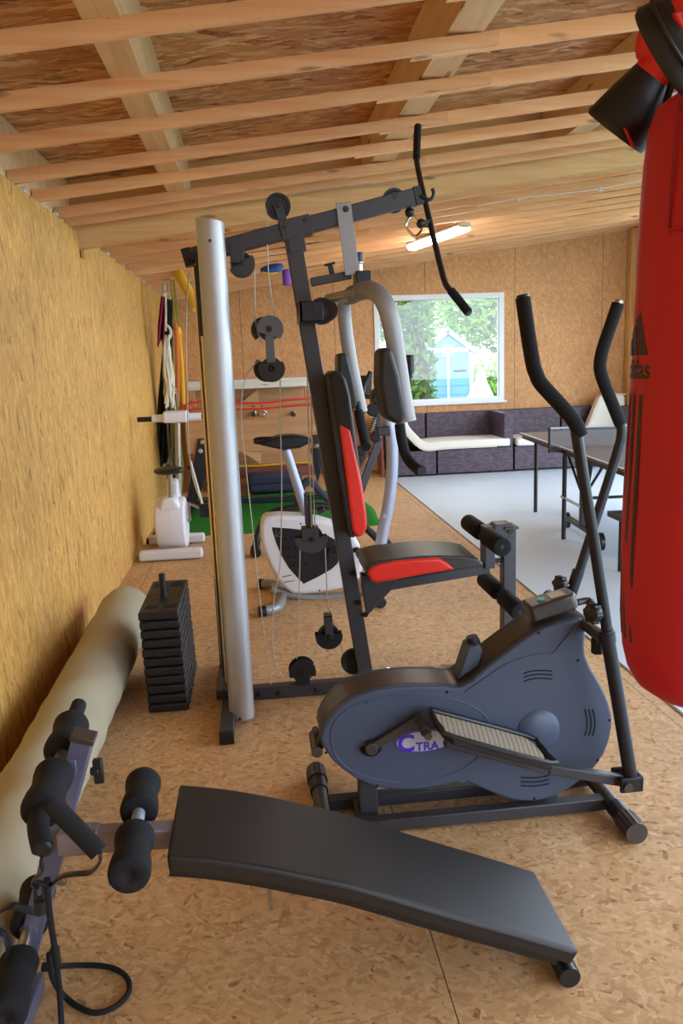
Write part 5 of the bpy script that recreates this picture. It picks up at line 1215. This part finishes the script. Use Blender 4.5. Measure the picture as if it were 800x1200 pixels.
# foam noodles and toys lying over the battens
def noodle(label,p,q,m,r=.035,mid=None):
    t=thing('foam_noodle',label,'foam noodle',p,'foam noodles tucked into the ceiling battens')
    P=[V(p)]+([V(mid)] if mid is not None else [])+[V(q)]
    mk('noodle',MB().tube(P,r,18,5),m,t); d=(V(q)-P[-2]).normalized(); mk('bore',MB().cyl(V(q)-d*.002,V(q)+d*.0015,r*.35,n=12),M['hole'],t)
noodle('yellow foam noodle poking down out of the ceiling at the far left',at(208,318,8.17),at(231.5,362,7.95),M['yellowf'],.05)
noodle('yellow foam noodle lying across the battens near the left wall',(at(186,312,7.1).x,6.8,2.57),(at(182,316,7.5).x+.08,8.0,2.57),M['yellowf'],.042)
noodle('purple foam noodle hanging down in front of the back wall',V((at(336,334,9.3).x,9.36,zdk(.4)-.03)),at(336,334,9.36),M['purplef'],.045)
noodle('purple foam noodle lying along the battens, its round end showing',at(329,297,8.48)+V((-.12,1.2,.03)),at(329,297,8.48),M['purplef'],.042)
tb_=thing('beach_toy_bundle','blue and yellow folded beach float tucked above the battens at the back','pool float',at(318,314,8.48))
mk('blue_part',MB().tube([at(305,317,8.48),at(315,316,8.48),at(325,314,8.48),at(331,311,8.48)],[.02,.05,.05,.02],12,3,sx=1.4,up=(0,0,1)),M['bluec'],tb_)
mk('yellow_part',MB().tube([at(307,319,8.46),at(317,320,8.46),at(326,318,8.46)],[.012,.024,.012],10,3),M['yellowf'],tb_)
# dark tub on a ledge behind the far arm pad
tub=thing('plastic_tub','black plastic tub standing on a stool left of the window','tub',at(428,462,10.2))
tz0,tz1=at(428,461,10.2).z,at(428,440,10.2).z; tx0=at(428,450,10.2).x
mk('tub',MB().lathe((tx0,10.2,tz0),(0,0,1),[(0,.001),(0,.075),(tz1-tz0-.02,.095),(tz1-tz0-.02,.105),(tz1-tz0,.105),(tz1-tz0,.09),(tz1-tz0-.03,.088),(.01,.07),(.01,.001)],24),M['blackp'],tub); mk('tub_rim',MB().tube([(tx0+.105*math.cos(a),10.2+.105*math.sin(a),tz1-.01) for a in [k*PI/8 for k in range(16)]],.006,6,closed=True),M['blackp'],tub)
stl=thing('wooden_stool','tall wooden stool carrying the black tub left of the window','stool',(tx0,10.2,0))
mk('stool_top',MB().box((tx0-.17,10.03,tz0-.04),(tx0+.2,10.37,tz0-.001)),M['table_wood'],stl,.006)
for sx in (-.15,.16):
    for sy in (-.14,.13): mk('leg',MB().beam((tx0+sx*1.1,10.2+sy*1.1,0),(tx0+sx,10.2+sy,tz0-.04),.035,.035,(0,1,0)),M['red_wood'],stl,.003)
mk('stretcher',MB().box((tx0-.14,10.06,.35),(tx0+.16,10.09,.39)),M['red_wood'],stl)
# ============================================================ WICKER SOFA MODULES
def cushion(name,x0,x1,y0,y1,z0,z1,parent,bev=.03):
    return mk(name,MB().box((x0,y0,z0),(x1,y1,z1)),M['cushion'],parent,bev,4)
WK=M['wicker']; SF,SB=9.95,10.70; SH=.77
def module(label,x0,x1,arm_l,arm_r,cush=True,seatz=.33):
    t=thing('sofa_module',label,'sofa',((x0+x1)/2,10.3,0),'dark wicker sofa modules along the back wall')
    g_=.006
    mk('seat_base',MB().box((x0+g_,SF,.02),(x1-g_,SB-.12,seatz)),WK,t,.008)
    mk('back_panel',MB().box((x0+g_,SB-.11,.02),(x1-g_,SB,SH)),WK,t,.01)
    if arm_l: mk('arm_panel',MB().box((x0+g_,SF,seatz),(x0+.13,SB-.112,SH)),WK,t,.01)
    if arm_r: mk('arm_panel',MB().box((x1-.13,SF,seatz),(x1-g_,SB-.112,SH)),WK,t,.01)
    return t
xs=[1.72,2.42,3.33,4.22,5.10]
a_=module('wicker sofa module partly behind the exercise bike column, leftmost in the row',xs[0],2.30,True,False)
b_=module('wicker sofa module under the window with tall right armrest and white seat cushion',2.31,xs[2]+.0,False,True)
c_=module('wicker sofa module right of the armrest, behind the table tennis table',xs[2]+.01,xs[3],False,False)
d_=module('wicker corner sofa module at the right with upright back cushion',xs[3]+.01,xs[4],False,True)
# long white seat cushion curling up at its left end
lc_=thing('seat_cushion','long white seat cushion curled up at its left end on the sofa under the window','cushion',(2.5,10.2,.34))
cz=at(560,511,SF).z
cpts=[(at(471,497,SF).x,at(471,490,SF).z),(at(474,504,SF).x,at(474,501,SF).z),(at(483,512,SF).x,at(483,512,SF).z-.0),(at(497,519,SF).x,.345+.04),(at(520,521,SF).x,.355+.035),(at(560,520,SF).x,.39),(at(597,518,SF).x,.385)]
cs=smooth_path([(x,0,z) for x,z in cpts],4); n=len(cs); up_,lo_=[],[]
for i,p in enumerate(cs):
    d=(cs[min(i+1,n-1)]-cs[max(i-1,0)]).normalized(); nn=V((-d.z,0,d.x)); up_.append(p+nn*.055); lo_.append(p-nn*.045)
mk('cushion',MB().xz([(p.x,p.z) for p in up_+lo_[::-1]],SF-.03,SB-.16),M['cushion'],lc_,.03,4,ang=60)
mk('piping',MB().tube([V((p.x,SF-.032,p.z)) for p in lo_[2:-2]],.006,6),M['cushion'],lc_)
s2=thing('seat_cushion','white seat cushion on the sofa behind the left corner of the table tennis table','cushion',(3.8,10.2,.34))
cushion('cushion',3.36,4.2,SF-.03,SB-.16,.332,.43,s2,.035); mk('piping',MB().tube([(3.4,SF-.031,.345),(4.16,SF-.031,.345)],.006,6),M['cushion'],s2)
s3=thing('seat_cushion','white seat cushion in the right corner below the upright back cushion','cushion',(4.6,10.2,.34))
cushion('cushion',4.24,4.95,SF-.03,SB-.16,.332,.43,s3,.035); mk('piping',MB().tube([(4.28,SF-.031,.345),(4.9,SF-.031,.345)],.006,6),M['cushion'],s3)
s4=thing('back_cushion','white back cushion leaning upright in the right sofa corner','cushion',(4.6,10.4,.43))
q=[at(x,y,10.35) for x,y in ((688,501),(702,466),(708,461),(733,462),(735,501))]
mk('cushion',MB().prism([p for p in q],(0,.16,0)),M['cushion'],s4,.05,4); mk('piping',MB().tube([p+V((0,-.002,0)) for p in q[:4]],.007,6),M['cushion'],s4)
# ============================================================ TABLE TENNIS TABLE
tt=thing('table_tennis_table','grey table tennis table with net on black legs on the pale concrete floor','table tennis table',(3.2,6.1,0))
c1=V((2.535,7.41,.76)); c2=V((2.31,4.74,.76)); ln=(c2-c1).normalized(); ac=V((-ln.y,ln.x,0)); 
if ac.x<0: ac=-ac
W_=1.525; LL=2.74
for k in (0,1):
    a=c1+ln*(k*(LL/2+.005)); b=a+ln*(LL/2-.005)
    mk('table_half',MB().prism([a-V((0,0,.018)),b-V((0,0,.018)),b+ac*W_-V((0,0,.018)),a+ac*W_-V((0,0,.018))],(0,0,.018)),M['tt'],tt,.003)
    mk('edge_line',MB().prism([a+V((0,0,.0002)),b+V((0,0,.0002)),b+ac*.02+V((0,0,.0002)),a+ac*.02+V((0,0,.0002))],(0,0,.0008)),M['ttline'],tt)
    mk('apron',MB().beam(a+ac*.04-V((0,0,.038)),b+ac*.04-V((0,0,.038)),.02,.04,(0,0,1)).beam(a+ac*(W_-.04)-V((0,0,.038)),b+ac*(W_-.04)-V((0,0,.038)),.02,.04,(0,0,1)),M['blackp'],tt,.002)
for s_,t_ in ((.06,.08),(.06,.92),(.30,.08) if False else (.94,.08),(.94,.92)):
    p=c1+ln*(LL*s_)+ac*(W_*t_); mk('leg',MB().cyl((p.x,p.y,0),(p.x,p.y,.742),.018),M['blackp'],tt)
lg_=V((2.428,6.071,0)); mk('leg',MB().cyl((lg_.x+.03,lg_.y,0),(lg_.x+.03,lg_.y,.742),.018),M['blackp'],tt)
mid=c1+ln*(LL/2)
p0=mid-ac*.10; p1=mid+ac*(W_+.1)
nt_=mk('net',MB().prism([p0+V((0,0,.01)),p1+V((0,0,.01)),p1+V((0,0,.155)),p0+V((0,0,.155))],ln*.002),M['mesh'],tt)
mk('net_tape',MB().beam(p0+V((0,0,.158)),p1+V((0,0,.158)),.008,.012,(0,0,1)),M['netm'],nt_)
mk('net_post',MB().cyl(p0+V((0,0,-.04)),p0+V((0,0,.165)),.010).beam(p0+V((0,0,-.02)),mid+ac*.03+V((0,0,-.03)),.025,.02,(0,0,1)),M['blackp'],tt,.002)
# centre undercarriage
for t_ in (.12,.88):
    p=mid+ac*(W_*t_)
    mk('folding_bracket',MB().prism([p+ln*-.16+V((0,0,-.05)),p+ln*.16+V((0,0,-.05)),p+ln*.05+V((0,0,-.36)),p-ln*.05+V((0,0,-.36))],ac*.03),M['blackp'],tt,.004)
    mk('carriage_leg',MB().beam(p+V((0,0,-.3)),V((p.x,p.y,.1)),.05,.05,(0,1,0)),M['blackp'],tt,.004)
    mk('brace',MB().cyl(p+ln*-.5+V((0,0,-.05)),p+V((0,0,-.42)),.011),M['blackp'],tt); mk('brace',MB().cyl(p+ln*.5+V((0,0,-.05)),p+V((0,0,-.42)),.011),M['blackp'],tt)
    mk('carriage_foot',MB().beam(V((p.x,p.y,.1))-ln*.42,V((p.x,p.y,.1))+ln*.42,.04,.04,(0,0,1)),M['blackp'],tt,.004)
    for s_ in (-.42,.42):
        q=V((p.x,p.y,.075))+ln*s_
        w_=mk('wheel',MB().lathe(q-ac*.018,ac,[(0,.002),(0,.05),(.004,.07),(.032,.07),(.036,.05),(.036,.002)],24),M['blackp'],tt); mk('wheel_hub',MB().cyl(q-ac*.02,q-ac*.017,.022),M['steel'],w_)
mk('cross_bar',MB().cyl(mid+ac*(W_*.12)+V((0,0,-.42)),mid+ac*(W_*.88)+V((0,0,-.42)),.013),M['blackp'],tt)
mk('side_bar',MB().cyl((lg_.x+.0,lg_.y,.36),mid+ac*(W_*.12)+V((0,0,-.5)),.011),M['steel'],tt)
# grey folded bench board right of the arms
gb=thing('folding_bench','low grey bench with dark top beside the table tennis table, behind the punching bag','bench',(3.0,5.0,0))
mk('bench_top',MB().box((2.42,4.9,.36),(3.4,5.2,.40)),M['dark_frame'],gb,.004)
for x in (2.46,3.34):
    mk('leg',MB().cyl((x,5.05,0),(x,5.05,.36),.02),M['blackp'],gb)
